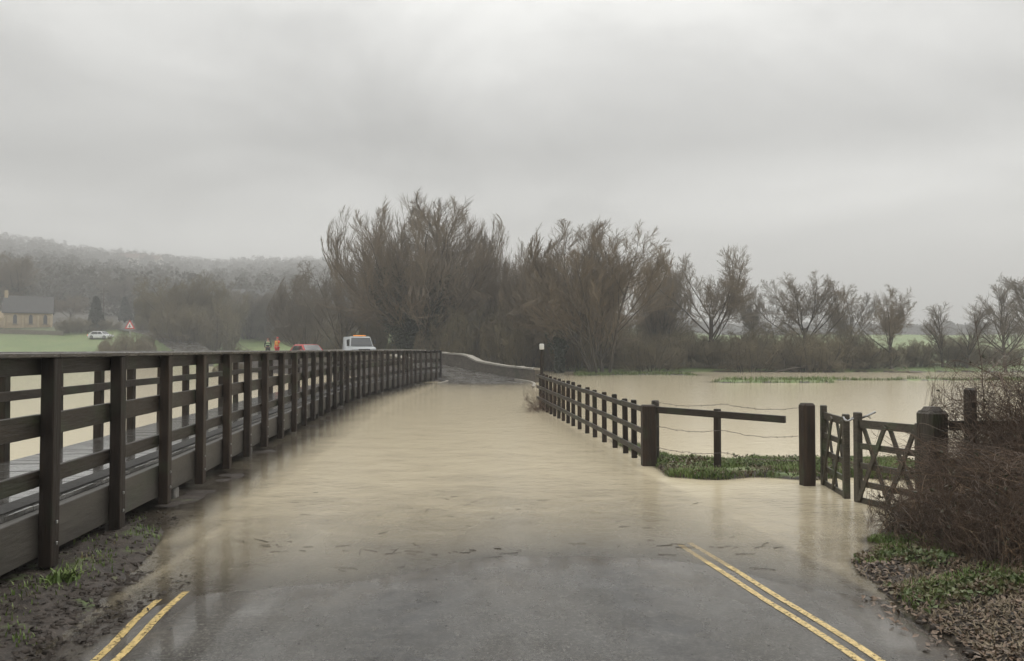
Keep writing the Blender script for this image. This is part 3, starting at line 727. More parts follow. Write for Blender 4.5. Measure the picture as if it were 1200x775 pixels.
# the belt of bare trees beyond the flood
GT = 'bare trees in the belt beyond the flood'
T_ = [
 ('willow', 488, 76, 236, 205, 'willow_tree', 'largest broad bare tree, its trunk dark with ivy, behind the silver-white van', 'twig_r', 0.4),
 ('slim', 543, 84, 228, 95, 'bare_tree', 'tall thin bare tree whose tip is the highest in the belt', 'twig_g', None),
 ('spread2', 398, 82, 300, 105, 'bare_tree', 'low bare tree left of the ivy-clad tree, just above the silver-white van', 'twig_g', 1.0),
 ('clump2', 360, 96, 322, 70, 'bare_tree', 'small grey bare tree at the left end of the belt, above the red car', 'twig_g', None),
 ('willow2', 590, 76, 272, 105, 'willow_tree', 'brown upright bare tree between the tallest thin tree and the marker post', 'twig_r', 2.0),
 ('clump', 632, 70, 288, 100, 'bare_tree', 'brown bare tree directly above the white-capped marker post', 'twig_r', 2.7),
 ('clump2', 705, 60, 257, 150, 'bare_tree', 'big multi-stemmed bare tree on the grassy shore right of the marker post', 'twig_r', 0.2),
 ('spread', 655, 64, 292, 90, 'bare_tree', 'lower bare tree on the shore close left of the big multi-stemmed one', 'twig', 4.0),
 ('clump', 775, 76, 303, 70, 'bare_tree', 'small bare tree in the gap left of the fan-shaped tree', 'twig_r', 5.0),
 ('spread3', 830, 70, 294, 118, 'bare_tree', 'fan-shaped bare tree with open forks above the first post of the wire fence', 'twig', 0.0),
 ('spread2', 885, 78, 335, 62, 'bare_tree', 'small bare tree close right of the fan-shaped tree', 'twig_g', 2.2),
 ('spread', 944, 74, 323, 88, 'bare_tree', 'round-headed bare tree in the middle of the right-hand thicket', 'twig', 0.9),
 ('spread3', 1000, 78, 342, 62, 'bare_tree', 'small bare tree between the round-headed tree and the leaning one', 'twig_g', 3.3),
 ('spread2', 1044, 68, 337, 78, 'bare_tree', 'bare tree on a thin leaning trunk standing clear in front of the green field', 'twig', 5.2),
 ('slim2', 1104, 70, 354, 46, 'bare_tree', 'left one of two slender bare trees beside the far green field', 'twig', 1.0),
 ('slim', 1132, 69, 357, 42, 'bare_tree', 'right one of two slender bare trees beside the far green field', 'twig', 4.4),
 ('slim2', 1178, 66, 328, 62, 'bare_tree', 'tall pale bare tree near the right edge above the brambles', 'twig_g', 2.4),
 ('slim', 1215, 68, 318, 60, 'bare_tree', 'bare tree cut off by the right edge of the photo', 'twig_g', 0.6),
]
trees = {}
for a in T_:
    o = tree(a[0], a[1], a[2], a[3], a[4], a[5], a[6], 'tree', GT, a[7], a[8]); trees[a[6]] = o
trees[T_[13][6]].rotation_euler[1] = rad(-6)
# ivy on the big trunk
def ivy_on(o, key, n, zmax, size, spread=.5):
    g = np.random.default_rng(5); P = []
    for p, r in TPL[key]['limbs'][:2]:
        K = p.shape[1]; m_ = n * (1 if len(p) > 1 else 1)
        i = g.integers(0, len(p), m_); f = g.random(m_) ** 1.3 * (K - 1.01); a = f.astype(int); f = (f - a)[:, None]
        q = p[i, a] * (1 - f) + p[i, a + 1] * f; P.append(q + nrm(g.normal(0, 1, (m_, 3))) * (r[i, a][:, None] + spread * g.random((m_, 1))))
    P = np.vstack(P); P = P[(P[:, 2] < zmax) & (np.hypot(P[:, 0], P[:, 1]) < 1.1 + .30 * P[:, 2] + .3 * g.random(len(P)))]
    V_, Q_ = leafcards(P, size, g)
    return link('ivy', np_mesh('ivy', V_, Q_, False), M['ivy'], o)
ivy_on(trees[T_[0][6]], 'willow', 34000, 8.0, .20, 1.0)
ivy_on(trees[T_[7][6]], 'spread', 1600, 5, .18, .3)
# thickets at the foot of the belt
GB = 'leafless thickets at the foot of the tree belt'
B_ = [(432, 84, 350, 'left of the ivy-clad trunk'), (530, 72, 360, 'right of the ivy-clad trunk'), (565, 74, 345, 'behind the bend of the stone parapet'), (603, 70, 352, 'behind the middle of the parapet'),
      (640, 72, 360, 'behind the marker post'), (678, 70, 362, 'behind the multi-stemmed tree'), (725, 72, 372, 'just right of the multi-stemmed tree'), (762, 68, 382, 'at the water left of the fan-shaped tree'),
      (800, 72, 374, 'against the left foot of the fan-shaped tree'), (840, 70, 382, 'in front of the fan-shaped tree'), (878, 68, 376, 'right of the fan-shaped tree'), (912, 70, 370, 'left of the round-headed tree'),
      (946, 67, 378, 'below the round-headed tree'), (980, 69, 374, 'right of the round-headed tree'), (1012, 70, 388, 'at the right end of the thick scrub'), (700, 76, 350, 'in the dark behind the multi-stemmed tree'),
      (770, 80, 356, 'filling the gap behind the small shore tree'), (620, 80, 335, 'high behind the parapet')]
for i, (px, Y, top, l) in enumerate(B_):
    top += 9 if px > 660 else 0
    tree(('bush', 'bush2', 'bush3')[i % 3], px, Y, top, 74 + 10 * (i % 3), 'thicket_bush', 'dull brown leafless thicket ' + l, 'bush', GB, 'twig_d')
for i, (px, Y, top, wd, l) in enumerate([(1068, 71, 398, 44, 'low brown bush behind the thin leaning tree'), (1118, 72, 392, 66, 'low brown bush at the feet of the two slender trees'), (1165, 74, 402, 60, 'low bush beside the tall pale tree at the right'),
                                        (270, 62, 424, 40, 'low twiggy bush half drowned in the flood beyond the footbridge'), (296, 70, 418, 34, 'second drowned bush, near the end of the causeway wall')]):
    tree(('bush2', 'bush3', 'bush')[i % 3], px, Y, top, wd, 'thicket_bush', l, 'bush', 'low bushes standing in the flood', 'twig_d')

# trees by the village on the left
GV = 'trees around the far village'
for (key, px, Y, top, wd, l, tw) in [
    ('spread', 30, 178, 297, 82, 'large bare tree rising behind the chapel roof', 'twig'), ('spread2', 82, 172, 345, 45, 'yellowish bare tree right of the chapel', 'twig_r'),
    ('spread3', 144, 205, 318, 50, 'grey bare tree above the white gabled house', 'twig_g'),
    ('spread2', 204, 128, 322, 88, 'left half of the dark rounded clump beside the village road', 'twig_d'), ('willow2', 243, 132, 320, 92, 'right half of the dark rounded clump beside the village road', 'twig_d'),
    ('clump', 184, 140, 340, 46, 'small bare tree leaning over the road sign', 'twig_d'), ('clump2', 292, 150, 342, 70, 'pale bare tree behind the two walkers', 'twig_g'),
    ('clump', 332, 145, 338, 62, 'grey bare tree between the walkers and the red car', 'twig_g'), ('spread3', 60, 185, 352, 48, 'low bare tree touching the chapel gable', 'twig')]:
    tree(key, px, Y, top, wd, 'bare_tree', l, 'tree', GV, tw)
for (key, px, Y, top, wd, l) in [('bush', 150, 112, 388, 62, 'long dark hedge bush below the road sign'), ('bush2', 178, 126, 388, 34, 'dark hedge bush at the bend of the village road'), ('bush3', 88, 155, 370, 44, 'dark bush right of the chapel'),
                                 ('bush', 212, 122, 352, 62, 'dense undergrowth at the left of the rounded clump'), ('bush3', 248, 124, 350, 66, 'dense undergrowth at the right of the rounded clump'), ('bush2', 120, 160, 372, 40, 'dark shrub behind the white parked car'),
                                 ('bush', 300, 152, 372, 62, 'scrub below the pale tree behind the walkers'), ('bush2', 340, 148, 374, 58, 'scrub behind the red car'), ('bush3', 380, 110, 352, 60, 'scrub between the red car and the silver-white van'), ('bush', 180, 150, 360, 40, 'bush behind the road sign')]:
    tree(key, px, Y, top, wd, 'hedge_bush', l, 'bush', 'hedge bushes below the village', 'twig_d')

def conifer(px, Y, top, base, label):
    g = np.random.default_rng(int(px)); p = on(px, Y); H = zat(top, Y) - p.z
    o = empty('conifer_tree', p, label, 'tree', 'dark conifers by the village')
    MB().tube([(0, 0, -.3), (0, 0, H * .9)], [.2, .04], 7).build('trunk', M['bark'], o, True, True)
    n = 2600; t = g.random(n) ** .8; a = g.random(n) * 6.28; rr = (1 - t) ** .8 * H * .24 * (.55 + .5 * g.random(n)) * (1 + .15 * np.sin(a * 3))
    P = np.stack([rr * np.cos(a), rr * np.sin(a), .6 + t * (H - .6)], 1)
    V_, Q_ = leafcards(P, .5, g, 1.8); link('crown', np_mesh('crown', V_, Q_, False), M['conifer'], o)
conifer(112, 158, 349, 388, 'small dark conifer just left of the telegraph pole')
conifer(165, 175, 344, 388, 'dark conifer between the road sign and the rounded clump')
conifer(146, 185, 350, 380, 'dark conifer behind the white gabled house')

# far woods on the hill: one mass
g = np.random.default_rng(99)
n = 9000
px = g.random(n) * 2100 - 500; r = 175 + 720 * g.random(n) ** .75
a = np.arctan((px - 600) / F); X = r * np.sin(a); Y = r * np.cos(a); Z = height(X, Y)
clear = fbm(X / 70, Y / 55, 41, 3)
ridge = (r > 800)
keep = (clear > -.30) | ridge
X, Y, Z, r = X[keep], Y[keep], Z[keep], r[keep]
npx = 600 + F * X / Y
ok_ = ~((r < 225) & (npx < 400)) & ~((r < 430) & (npx > 640))
X, Y, Z, r = X[ok_], Y[ok_], Z[ok_], r[ok_]
m_ = len(X); Kc = 110
hh = (6 + 6 * g.random(m_)) * np.where(X > .04 * Y, .6, 1); ww = 3 + 3.2 * g.random(m_)
th = g.random((m_, Kc)) * 6.28; uu = g.random((m_, Kc)); rr2 = np.sqrt(g.random((m_, Kc)))
pr = np.sin(np.pi * np.clip(uu * .85 + .12, 0, 1)) ** .6
Pc = np.stack([X[:, None] + ww[:, None] * pr * rr2 * np.cos(th), Y[:, None] + ww[:, None] * pr * rr2 * np.sin(th), Z[:, None] + hh[:, None] * uu], -1).reshape(-1, 3)
V_, Q_ = leafcards(Pc, .85, g, 1.3)
tag(link('woodland', np_mesh('woodland', V_, Q_, False), M['wood_far']), 'hazy leafless woods covering the far hillside', 'woodland', kind='stuff')

# ------------------------------------------------------------------ footbridge with timber railings
def brline(s_):  # by arc length -> point and left normal
    return s_
BC = catmull(BR, 12); seg = np.linalg.norm(np.diff(BC, axis=0), axis=1); SL = np.concatenate([[0], np.cumsum(seg)])
def bpt(s, offs, z):
    x = np.interp(s, SL, BC[:, 0]); y = np.interp(s, SL, BC[:, 1])
    x2 = np.interp(s + .1, SL, BC[:, 0]); y2 = np.interp(s + .1, SL, BC[:, 1]); x1 = np.interp(s - .1, SL, BC[:, 0]); y1 = np.interp(s - .1, SL, BC[:, 1])
    d = Vector((x2 - x1, y2 - y1, 0)).normalized(); nl = Vector((-d.y, d.x, 0))   # left of travel
    return Vector((x, y, z)) + nl * offs, d, nl
STOT = SL[-1]
s_first = float(np.interp(6.5, BC[:, 1], SL))
post_s = [float(np.interp(y, BC[:, 1], SL)) for y in [6.65 + 1.36 * k for k in range(-4, 15)] + [25.7 + 1.2 * k for k in range(1, 19)]]; post_s = [q for q in post_s if .1 < q < STOT - .1] + [STOT - .06]
bridge = empty('footbridge', (-4.6, 14, 0), 'raised timber footbridge with dark railings running along the flooded road', 'footbridge')
DZ = .525
def run(offs, z0, z1, th, name, mt, s0=0, s1=STOT, step=1.15, jit=0.0, bev=0, label=None):
    mb = MB(); ss = [s for s in post_s if s0 <= s <= s1]; ss = [s0] + [s for s in ss if s > s0 + .3 and s < s1 - .3] + [s1]
    for k in range(0, len(ss) - 1):
        a, _, _ = bpt(ss[k] + .002, offs, (z0 + z1) / 2 + random.uniform(-jit, jit)); b, _, _ = bpt(ss[k + 1] - .002, offs, (z0 + z1) / 2 + random.uniform(-jit, jit))
        mb.bar(a, b, th, z1 - z0, bev)
    return mb.build(name, mt, bridge)
for side, inn in ((0, 1), (1.95, -1)):      # near railing, far railing
    for s in post_s:
        if side and s < post_s[0]: continue
        sj = s + (random.uniform(-.02, .02)) + (.35 if side else 0)
        if sj > STOT: continue
        p, d, nl = bpt(sj, side - inn * .0, 0)
        mb = MB(); lean = random.uniform(-.008, .008)
        Mr = Matrix((d, nl, Vector((0, 0, 1)))).transposed() @ Matrix.Rotation(lean, 3, 'X')
        mb.box(p + Vector((0, 0, (1.735 + .055) / 2)), (.135, .105, 1.735 - .055), M=Mr, bev=.008)
        po = mb.build('post', M['wood'], bridge)
        if not side and 3 < p.y < 20:
            for zb in (.24, .41):
                pb, d, nl = bpt(sj, -.060, zb); MB().box(pb, (.026, .012, .026), M=Matrix((d, nl, Vector((0, 0, 1)))).transposed(), bev=.003).build('bolt', M['metal'], po, False, False)
    o_in = side + inn * .082
    run(o_in, 1.60, 1.735, .045, 'rail', M['wood_h'], bev=.004, jit=.003)
    run(o_in, 1.10, 1.28, .045, 'rail', M['wood_h'], bev=.004, jit=.006) if not side else run(o_in, 1.20, 1.31, .045, 'rail', M['wood_h'], bev=.004, jit=.006)
    if not side: run(o_in, .70, .83, .045, 'rail', M['wood_h'], bev=.004, jit=.006)
    run(side + inn * .03, 1.738, 1.775, .20, 'handrail', M['wood_cap'], bev=.006)
    run(o_in + inn * .02, .14, .49, .09, 'edge_beam', M['beam'], bev=.006)
# deck boards across
mb = MB(); s = 0.0; k = 0
while s < STOT - .15:
    a, d, nl = bpt(s + .072, .155, 0); b, _, _ = bpt(s + .072, 1.80, 0)
    a.z = b.z = DZ - .02 + random.uniform(-.002, .002)
    mb.bar(a, b, .138, .04); s += .145
mb.build('deck', M['deck'], bridge)
mb = MB(); s = 0.1     # rough mesh strip along the near edge
gg = np.random.default_rng(4)
for s in np.arange(.1, STOT - .2, .25):
    a, d, nl = bpt(s, .31, DZ + .006); b, _, _ = bpt(s + .245, .31, DZ + .006); mb.bar(a, b, .20, .012)
mb.build('grip_strip', M['grip'], bridge)
for s in np.arange(s_first + 1.37 * 2.6, STOT, 4.11):   # piers under the deck
    p, d, nl = bpt(s, .98, 0); Mr = Matrix((d, nl, Vector((0, 0, 1)))).transposed()
    mb = MB(); mb.box(p + Vector((0, 0, -.2)), (.24, 1.7, .84), M=Mr, bev=.03)
    q, _, _ = bpt(s, .13, 0); mb.box(q + Vector((0, 0, -.2)), (.16, .10, .66), M=Mr, bev=.02)
    mb.build('pier', M['concrete'], bridge)

# ------------------------------------------------------------------ road fence on the right
def rot_board(a, b): return None
fY = [13.7, 14.3, 15.1, 16.0, 16.9, 17.7, 18.6, 19.4, 20.1, 20.8, 21.5, 22.2, 22.9, 23.6, 24.3, 25.0]
fX = lambda y: 2.13 - .1034 * (y - 12.8)
f1 = empty('post_and_rail_fence', (fX(19), 19, 0), 'dark three-rail timber fence running along the right side of the flooded road', 'fence')
fd = Vector((-.1034, 1, 0)).normalized(); fn = Vector((-fd.y, fd.x, 0))
Mf = Matrix((fd, fn, Vector((0, 0, 1)))).transposed()
ztop = lambda y: .90 + (y - 12.8) * .011
for y in fY:
    mb = MB(); t_ = ztop(y) + random.uniform(.03, .07)
    mb.box(Vector((fX(y), y, (t_ - .5) / 2)), (.085, .085, t_ + .5), M=Mf @ Matrix.Rotation(random.uniform(-.02, .02), 3, 'X'), bev=.012); mb.build('post', M['wood'], f1)
for dz, hh_ in ((0, .085), (-.33, .085), (-.66, .085)):
    mb = MB(); ys = [12.85] + fY + [25.3]
    for i in range(0, len(ys) - 1, 2):
        a, b = ys[i], ys[min(i + 2, len(ys) - 1)]
        j1, j2 = random.uniform(-.008, .008), random.uniform(-.008, .008)
        mb.bar(Vector((fX(a), a, ztop(a) - .04 + dz + j1)) + fn * .065, Vector((fX(b) , b - .01, ztop(b) - .04 + dz + j2)) + fn * .065, .04, hh_, .005)
    mb.build('rail', M['wood_h'], f1)
cp = Vector((2.13, 12.8, 0))
MB().box(cp + Vector((0, 0, .22)), (.22, .22, 1.44), bev=.02).build('corner_post', M['wood'], f1)
MB().box(Vector((2.27, 13.0, .22)), (.10, .10, 1.56), rz=.2, bev=.012).build('pale_post', M['postwood'], f1)

# short fence with one rail and wires
A_ = Vector((2.25, 12.72, .87)); B_e = Vector((3.78, 11.35, .835))
f2 = empty('wire_fence', (3.05, 12.0, 0), 'single rail and barbed wire fence with one thin post on the grass strip', 'fence')
MB().bar(A_, B_e, .05, .10, .006).build('rail', M['wood_h'], f2)
MB().box(Vector((3.02, 12.08, .20)), (.085, .085, 1.46), rz=.7, bev=.01).build('post', M['wood'], f2)
gp = Vector((3.93, 10.94, 0))
g2 = np.random.default_rng(8)
for z in (1.0, .62, .30):
    mb = MB(); pts_ = []
    for t in np.linspace(0, 1, 26):
        p = Vector((2.22, 12.75, z)).lerp(Vector((3.9, 10.97, z + .03)), t); p.z += -.05 * math.sin(t * math.pi * 2 % math.pi) + g2.normal(0, .004); pts_.append(p)
    mb.tube(pts_, .0035, 4)
    for t in np.arange(.03, 1, .045):
        k = t * 25; i = int(k); p = pts_[i].lerp(pts_[min(i + 1, 25)], k - i)
        for q in range(2):
            d = Vector(g2.normal(0, 1, 3)).normalized() * .022; mb.tube([p - d, p + d], .0022, 3, False)
    mb.build('wire', M['wire'], f2)

# gate posts and leaves
def thick_post(p, a, b, top, mt, label, dome=False, rz=0):
    mb = MB(); mb.box(Vector((p[0], p[1], (top - .6) / 2)), (a, b, top + .6), rz=rz, bev=.03)
    if dome: mb.box(Vector((p[0], p[1], top - .015)), (a * .84, b * .84, .11), rz=rz, bev=.045)
    o = mb.build('gate_post', mt)
    return tag(o, label, 'post')
thick_post(gp, .17, .18, 1.09, M['wood'], 'square dark gate post standing in the water at the end of the wires', rz=.2)
thick_post((4.36, 8.52), .25, .22, 1.17, M['postwood'], 'thick mossy round-topped gate post half buried in the brambles', True, rz=.3)
def gate(A, B, zs, label, n_x=2, flip=1, rise=.0, group=None):
    A, B = Vector((*A, 0)), Vector((*B, 0)); d = (B - A).normalized(); L_ = (B - A).length; nl = Vector((-d.y, d.x, 0)); Mr = Matrix((d, nl, Vector((0, 0, 1)))).transposed()
    o = empty('field_gate', A, label, 'gate', group)
    for q, tp in ((A + d * .045, 1.06), (B - d * .045, 1.02)):
        MB().box(q + Vector((0, 0, (tp - .12) / 2)), (.09, .075, tp + .12), M=Mr, bev=.01).build('stile', M['gatewood'], o)
    for i, z in enumerate(zs):
        h_ = .095 if i == 0 else .07
        MB().bar(A + d * .092 + Vector((0, 0, z)), B - d * .092 + Vector((0, 0, z + rise)), .028, h_, .004).build('bar', M['gatewood'], o)
    zt, zb = zs[0] + .01, zs[-1]; off = nl * .028 * flip
    for k in range(n_x):
        a0, a1 = A + d * (.09 + (L_ - .18) * k / n_x), A + d * (.09 + (L_ - .18) * (k + 1) / n_x)
        MB().bar(a0 + off + Vector((0, 0, zt)), a1 + off + Vector((0, 0, zb)), .022, .06, .003, up=(0, 0, 1)).build('brace', M['gatewood'], o)
        MB().bar(a0 - off + Vector((0, 0, zb)), a1 - off + Vector((0, 0, zt)), .022, .06, .003).build('brace', M['gatewood'], o)
    return o
ZS = [.925, .665, .435, .225, .03]
ga = gate((4.17, 11.02), (4.05, 9.93), ZS, 'left leaf of the timber gate, seen nearly edge-on beside the square post')
gb = gate((4.09, 9.78), (4.33, 8.66), ZS, 'right leaf of the timber gate with crossed braces, reaching the bramble hedge', rise=.03)
mb = MB()   # chain and latch holding the leaves
c0 = Vector((4.08, 9.86, .97)); pts_ = [c0 + Vector((.09 * math.cos(a), .11 * math.sin(a), .02 * math.sin(3 * a))) for a in np.linspace(0, 2 * math.pi, 17)]
for i in range(16):
    mb.tube([pts_[i], pts_[i + 1]], .009 if i % 2 else .013, 5)
mb.tube([c0 + Vector((.03, -.08, .0)), c0 + Vector((.12, -.16, .05)), c0 + Vector((.20, -.2, .10))], .014, 6)
mb.tube([c0 + Vector((.12, -.16, .05)), c0 + Vector((.17, -.12, .02))], .012, 6)
mb.build('gate_latch', M['metal'], gb)
# rail fence inside the hedge
f3 = empty('hedge_fence', (5.2, 8.1, 0), 'old rail fence swallowed by the brambles right of the gate', 'fence')
MB().bar((4.5, 8.46, 1.02), (7.6, 7.4, 1.12), .04, .10, .005).build('rail', M['gatewood'], f3)
MB().bar((4.5, 8.46, .62), (7.6, 7.4, .72), .04, .10, .005).build('rail', M['gatewood'], f3)
for x, y, t_ in ((4.55, 8.15, 1.42), (5.9, 7.95, 1.28), (7.2, 7.5, 1.3)):
    MB().box((x, y, t_ / 2 - .1), (.10, .10, t_ + .2), rz=.3, bev=.02).build('post', M['postwood'], f3)

# marker post with a white cap
mk = empty('marker_post', (.98, 27, 0), 'thin dark marker post with a white cap at the far end of the road fence', 'marker post')
MB().box((.98, 27, .75), (.10, .10, 2.1), bev=.01).build('post', M['wood'], mk)
MB().box((.98, 27, 1.9), (.15, .15, .19), bev=.02).build('cap', M['white'], mk)

# ------------------------------------------------------------------ stone parapets of the causeway and hump bridge
def wall(name, path, label, th=.38, skirt=-.7):
    P = catmull(np.array(path, float), 6)   # x, y, base, top
    c = Vector((P[len(P) // 2][0], P[len(P) // 2][1], 0)); o = empty(name, c, label, 'wall')
    body, cop = MB(), MB()
    g = np.random.default_rng(3)
    T2 = np.gradient(P[:, :2], axis=0); T2 /= np.linalg.norm(T2, axis=1)[:, None]; Nn = np.stack([-T2[:, 1], T2[:, 0]], 1)
    def strip(mb, half, z0, z1):
        V = []
        for i in range(len(P)):
            for s_, zz in ((-half, z0[i]), (half, z0[i]), (half, z1[i]), (-half, z1[i])):
                V.append((P[i, 0] + Nn[i, 0] * s_, P[i, 1] + Nn[i, 1] * s_, zz))
        Fc = []
        for i in range(len(P) - 1):
            b = 4 * i
            for k in range(4): Fc.append((b + k, b + (k + 1) % 4, b + 4 + (k + 1) % 4, b + 4 + k))
        Fc += [(3, 2, 1, 0), tuple(4 * (len(P) - 1) + k for k in range(4))]
        mb.add(V, Fc)
    top = P[:, 3]
    strip(body, th / 2, np.full(len(P), skirt), top - .10)
    strip(cop, th / 2 + .05, top - .097, top + .01 * g.normal(0, 1, len(P)))
    body.build('masonry', M['stone_wall'], o); cop.build('coping', M['coping'], o)
wall('stone_parapet', [(1.45, 45.2, 0, .78), (.85, 46.8, 0, .8), (0.0, 49.3, .15, .83), (-1.1, 51.2, .3, .95), (-2.1, 52.7, .45, 1.12), (-3.0, 54.6, .7, 1.47), (-4.4, 56.6, .75, 1.60), (-7.1, 60.6, .95, 1.80), (-11.4, 64.8, 1, 1.84), (-16, 68.6, 1, 1.80), (-19.5, 74.2, 1, 1.74)],
     'long stone parapet with pale coping on the far side of the hump bridge bend')
wall('stone_parapet', [(-6.3, 50.6, .4, 1.25), (-7.1, 52.0, .55, 1.4), (-8.3, 53.7, .7, 1.57), (-10.9, 57.2, .95, 1.74), (-14.4, 60.4, 1, 1.76), (-19.4, 64.4, 1, 1.70)],
     'near stone parapet of the causeway seen through the footbridge railings')
# kerb where the road climbs out of the flood
mb = MB(); kp = catmull(np.array([(1.0, 38.5), (1.12, 41), (1.05, 43.2), (.72, 45.2), (.2, 47.2)]), 6)
for a, b in zip(kp[:-1], kp[1:]): mb.bar((a[0], a[1], .02 + .03 * (a[1] - 38) / 8), (b[0], b[1], .02 + .03 * (b[1] - 38) / 8), .14, .16)
tag(mb.build('kerb', M['coping']), kind='structure')
mb = MB(); kp = catmull(np.array([(-4.1, 48.2), (-3.75, 46.8), (-3.6, 45.2), (-3.8, 42.5)]), 6)
for a, b in zip(kp[:-1], kp[1:]): mb.bar((a[0], a[1], .02), (b[0], b[1], .02), .14, .12)
tag(mb.build('kerb', M['coping']), kind='structure')

# ------------------------------------------------------------------ brambles, grass and leaves
def bramble(name, box, n, hgt, label, seed, mt='bramble', mt2='bramble_b', leaves=900, tall=0, cat='bush'):
    g = np.random.default_rng(seed); x0, x1, y0, y1 = box
    X = x0 + (x1 - x0) * g.random(n); Y = y0 + (y1 - y0) * g.random(n); Z = np.maximum(height(X, Y), -.1) - .05
    o = empty(name, ((x0 + x1) / 2, (y0 + y1) / 2, 0), label, cat)
    c = A0([o.location.x, o.location.y, 0])
    P0 = np.stack([X, Y, Z], 1) - c; a = g.random(n) * 6.28
    D0 = np.stack([.7 * np.cos(a), .7 * np.sin(a), .6 + g.random(n)], 1)
    def fit(p):
        cx, cy = (x1 - x0) / 2, (y1 - y0) / 2; q = p.copy()
        lx = 1 + .12 * np.sin(5 * p[..., 2] + 3 * p[..., 1]); 
        q[..., 0] = np.where(np.abs(p[..., 0]) > cx * .8, np.sign(p[..., 0]) * (cx * .8 + .3 * lx * np.tanh((np.abs(p[..., 0]) - cx * .8) / .3)), p[..., 0])
        q[..., 1] = np.where(np.abs(p[..., 1]) > cy * .8, np.sign(p[..., 1]) * (cy * .8 + .3 * lx * np.tanh((np.abs(p[..., 1]) - cy * .8) / .3)), p[..., 1])
        hh_ = hgt * .72 * (1 + .14 * np.sin(3.1 * p[..., 0] + seed) + .10 * np.sin(7.3 * p[..., 0] + 2 * p[..., 1]))
        q[..., 2] = np.where(p[..., 2] > hh_, hh_ + .22 * np.tanh((p[..., 2] - hh_) / .22), p[..., 2]); return q
    edge = np.minimum(np.minimum(X - x0, x1 - X) / (.35 * (x1 - x0)), 1)
    edge = np.clip(np.minimum(edge, np.minimum(Y - y0, y1 - Y) / (.3 * (y1 - y0))), 0, 1)
    L_ = hgt * (.55 + .9 * g.random(n)) * (.45 + .65 * edge)
    P, R = grow(P0, D0, L_, .0030 + .0035 * g.random(n), 12, -.11, .17, .35, g)
    P[..., 2] = np.where(P[..., 2] < Z[:, None] - .02, Z[:, None] - .02 + .1 * g.random(P.shape[:2]), P[..., 2])
    b1 = spawn(P, R, 4, .15, 1, 45, 15, .42, 8, -.05, .16, .7, .0020, g)
    b2 = spawn(*b1, 3, .1, 1, 45, 15, .45, 5, -.02, .15, .7, .0016, g)
    P, b1, b2 = fit(P), (fit(b1[0]), b1[1]), (fit(b2[0]), b2[1])
    link('stems', np_mesh('stems', *tubes([(P, R), b1, b2], 3)), M[mt], o)
    m = n // 6; i = g.integers(0, n, m)
    dry = grow(P[i, 4] + g.normal(0, .05, (m, 3)), np.stack([g.normal(0, 1, m), g.normal(0, 1, m), .3 + g.random(m)], 1), .5 + .6 * g.random(m), np.full(m, .004), 9, -.12, .14, .3, g)
    d2 = spawn(*dry, 4, .2, 1, 40, 10, .5, 5, -.05, .14, .6, .0022, g)
    dry, d2 = (fit(dry[0]), dry[1]), (fit(d2[0]), d2[1])
    link('dry_stems', np_mesh('dry_stems', *tubes([dry, d2], 3)), M[mt2], o)
    if leaves:
        q = P.reshape(-1, 3); q = q[g.integers(0, len(q), leaves)] + g.normal(0, .03, (leaves, 3)); q = fit(q)
        V_, Q_ = leafcards(q, .026, g); link('leaves', np_mesh('leaves', V_, Q_, False), M['bleaf'], o)
    if tall:
        xs = x0 + (x1 - x0) * (.1 + .5 * g.random(tall)); ys = (y0 + y1) / 2 + .4 * g.normal(0, 1, tall)
        t1 = grow(np.stack([xs, ys, np.full(tall, .3)], 1) - c, np.stack([g.normal(0, .08, tall), g.normal(0, .08, tall), np.ones(tall)], 1), hgt * (.75 + .35 * g.random(tall)), np.full(tall, .008), 8, .03, .05, .3, g)
        t2 = spawn(*t1, 6, .4, 1, 35, 10, .2, 4, .03, .08, .6, .003, g)
        link('upright_shoots', np_mesh('upright_shoots', *tubes([t1, t2], 4)), M[mt], o)
    return o
bramble('bramble_bush', (4.60, 5.8, 7.0, 8.6), 1300, 1.80, 'tangled dark bramble bush leaning on the gate and its mossy post', 3, tall=9)
bramble('bramble_bush', (4.7, 6.6, 6.3, 8.6), 1300, 1.75, 'tallest bramble bush at the right edge, over the old rail fence', 4, tall=5)
bramble('bramble_bush', (3.62, 5.4, 6.0, 8.2), 1700, 1.12, 'lower bramble bush sloping down to the leafy bank', 6, leaves=2200)
bramble('bramble_bush', (5.0, 7.4, 4.4, 6.6), 1000, 1.6, 'bramble bush nearest the viewer at the right edge', 7, leaves=900)
bramble('bramble_clump', (.55, 1.35, 23.2, 25.8), 170, 1.1, 'small bramble clump over the far end of the road fence', 9, leaves=200)
bramble('dead_bracken', (1.3, 2.4, 30, 33), 130, 1.0, 'rusty dead bracken behind the marker post', 10, mt='bramble_b', leaves=0)

def blades(name, X, Y, h, label, mt, seed, wd=.006, bend=.5, parent=None, z=None):
    g = np.random.default_rng(seed); n = len(X); Z = height(X, Y) - .01 if z is None else z
    d = g.random(n) * 6.28; L_ = h * (.5 + .9 * g.random(n)); b = bend * (.2 + g.random(n))
    s = np.stack([-np.sin(d), np.cos(d)], 1); f = np.stack([np.cos(d), np.sin(d)], 1)
    V_ = []
    for t, ww in ((0, 1), (.55, .8), (1, .1)):
        cx = X + f[:, 0] * L_ * b * t * t; cy = Y + f[:, 1] * L_ * b * t * t; cz = Z + L_ * t * (1 - .35 * b * t)
        for sg in (-1, 1): V_.append(np.stack([cx + sg * s[:, 0] * wd * ww, cy + sg * s[:, 1] * wd * ww, cz], 1))
    V_ = np.stack(V_, 1).reshape(-1, 3); i = np.arange(n)[:, None] * 6
    Q_ = np.concatenate([i + A0([[0, 1, 3, 2]]), i + A0([[2, 3, 5, 4]])])
    return tag(link(name, np_mesh(name, V_, Q_, False), M[mt]), label, 'grass', kind='stuff')
g = np.random.default_rng(1)
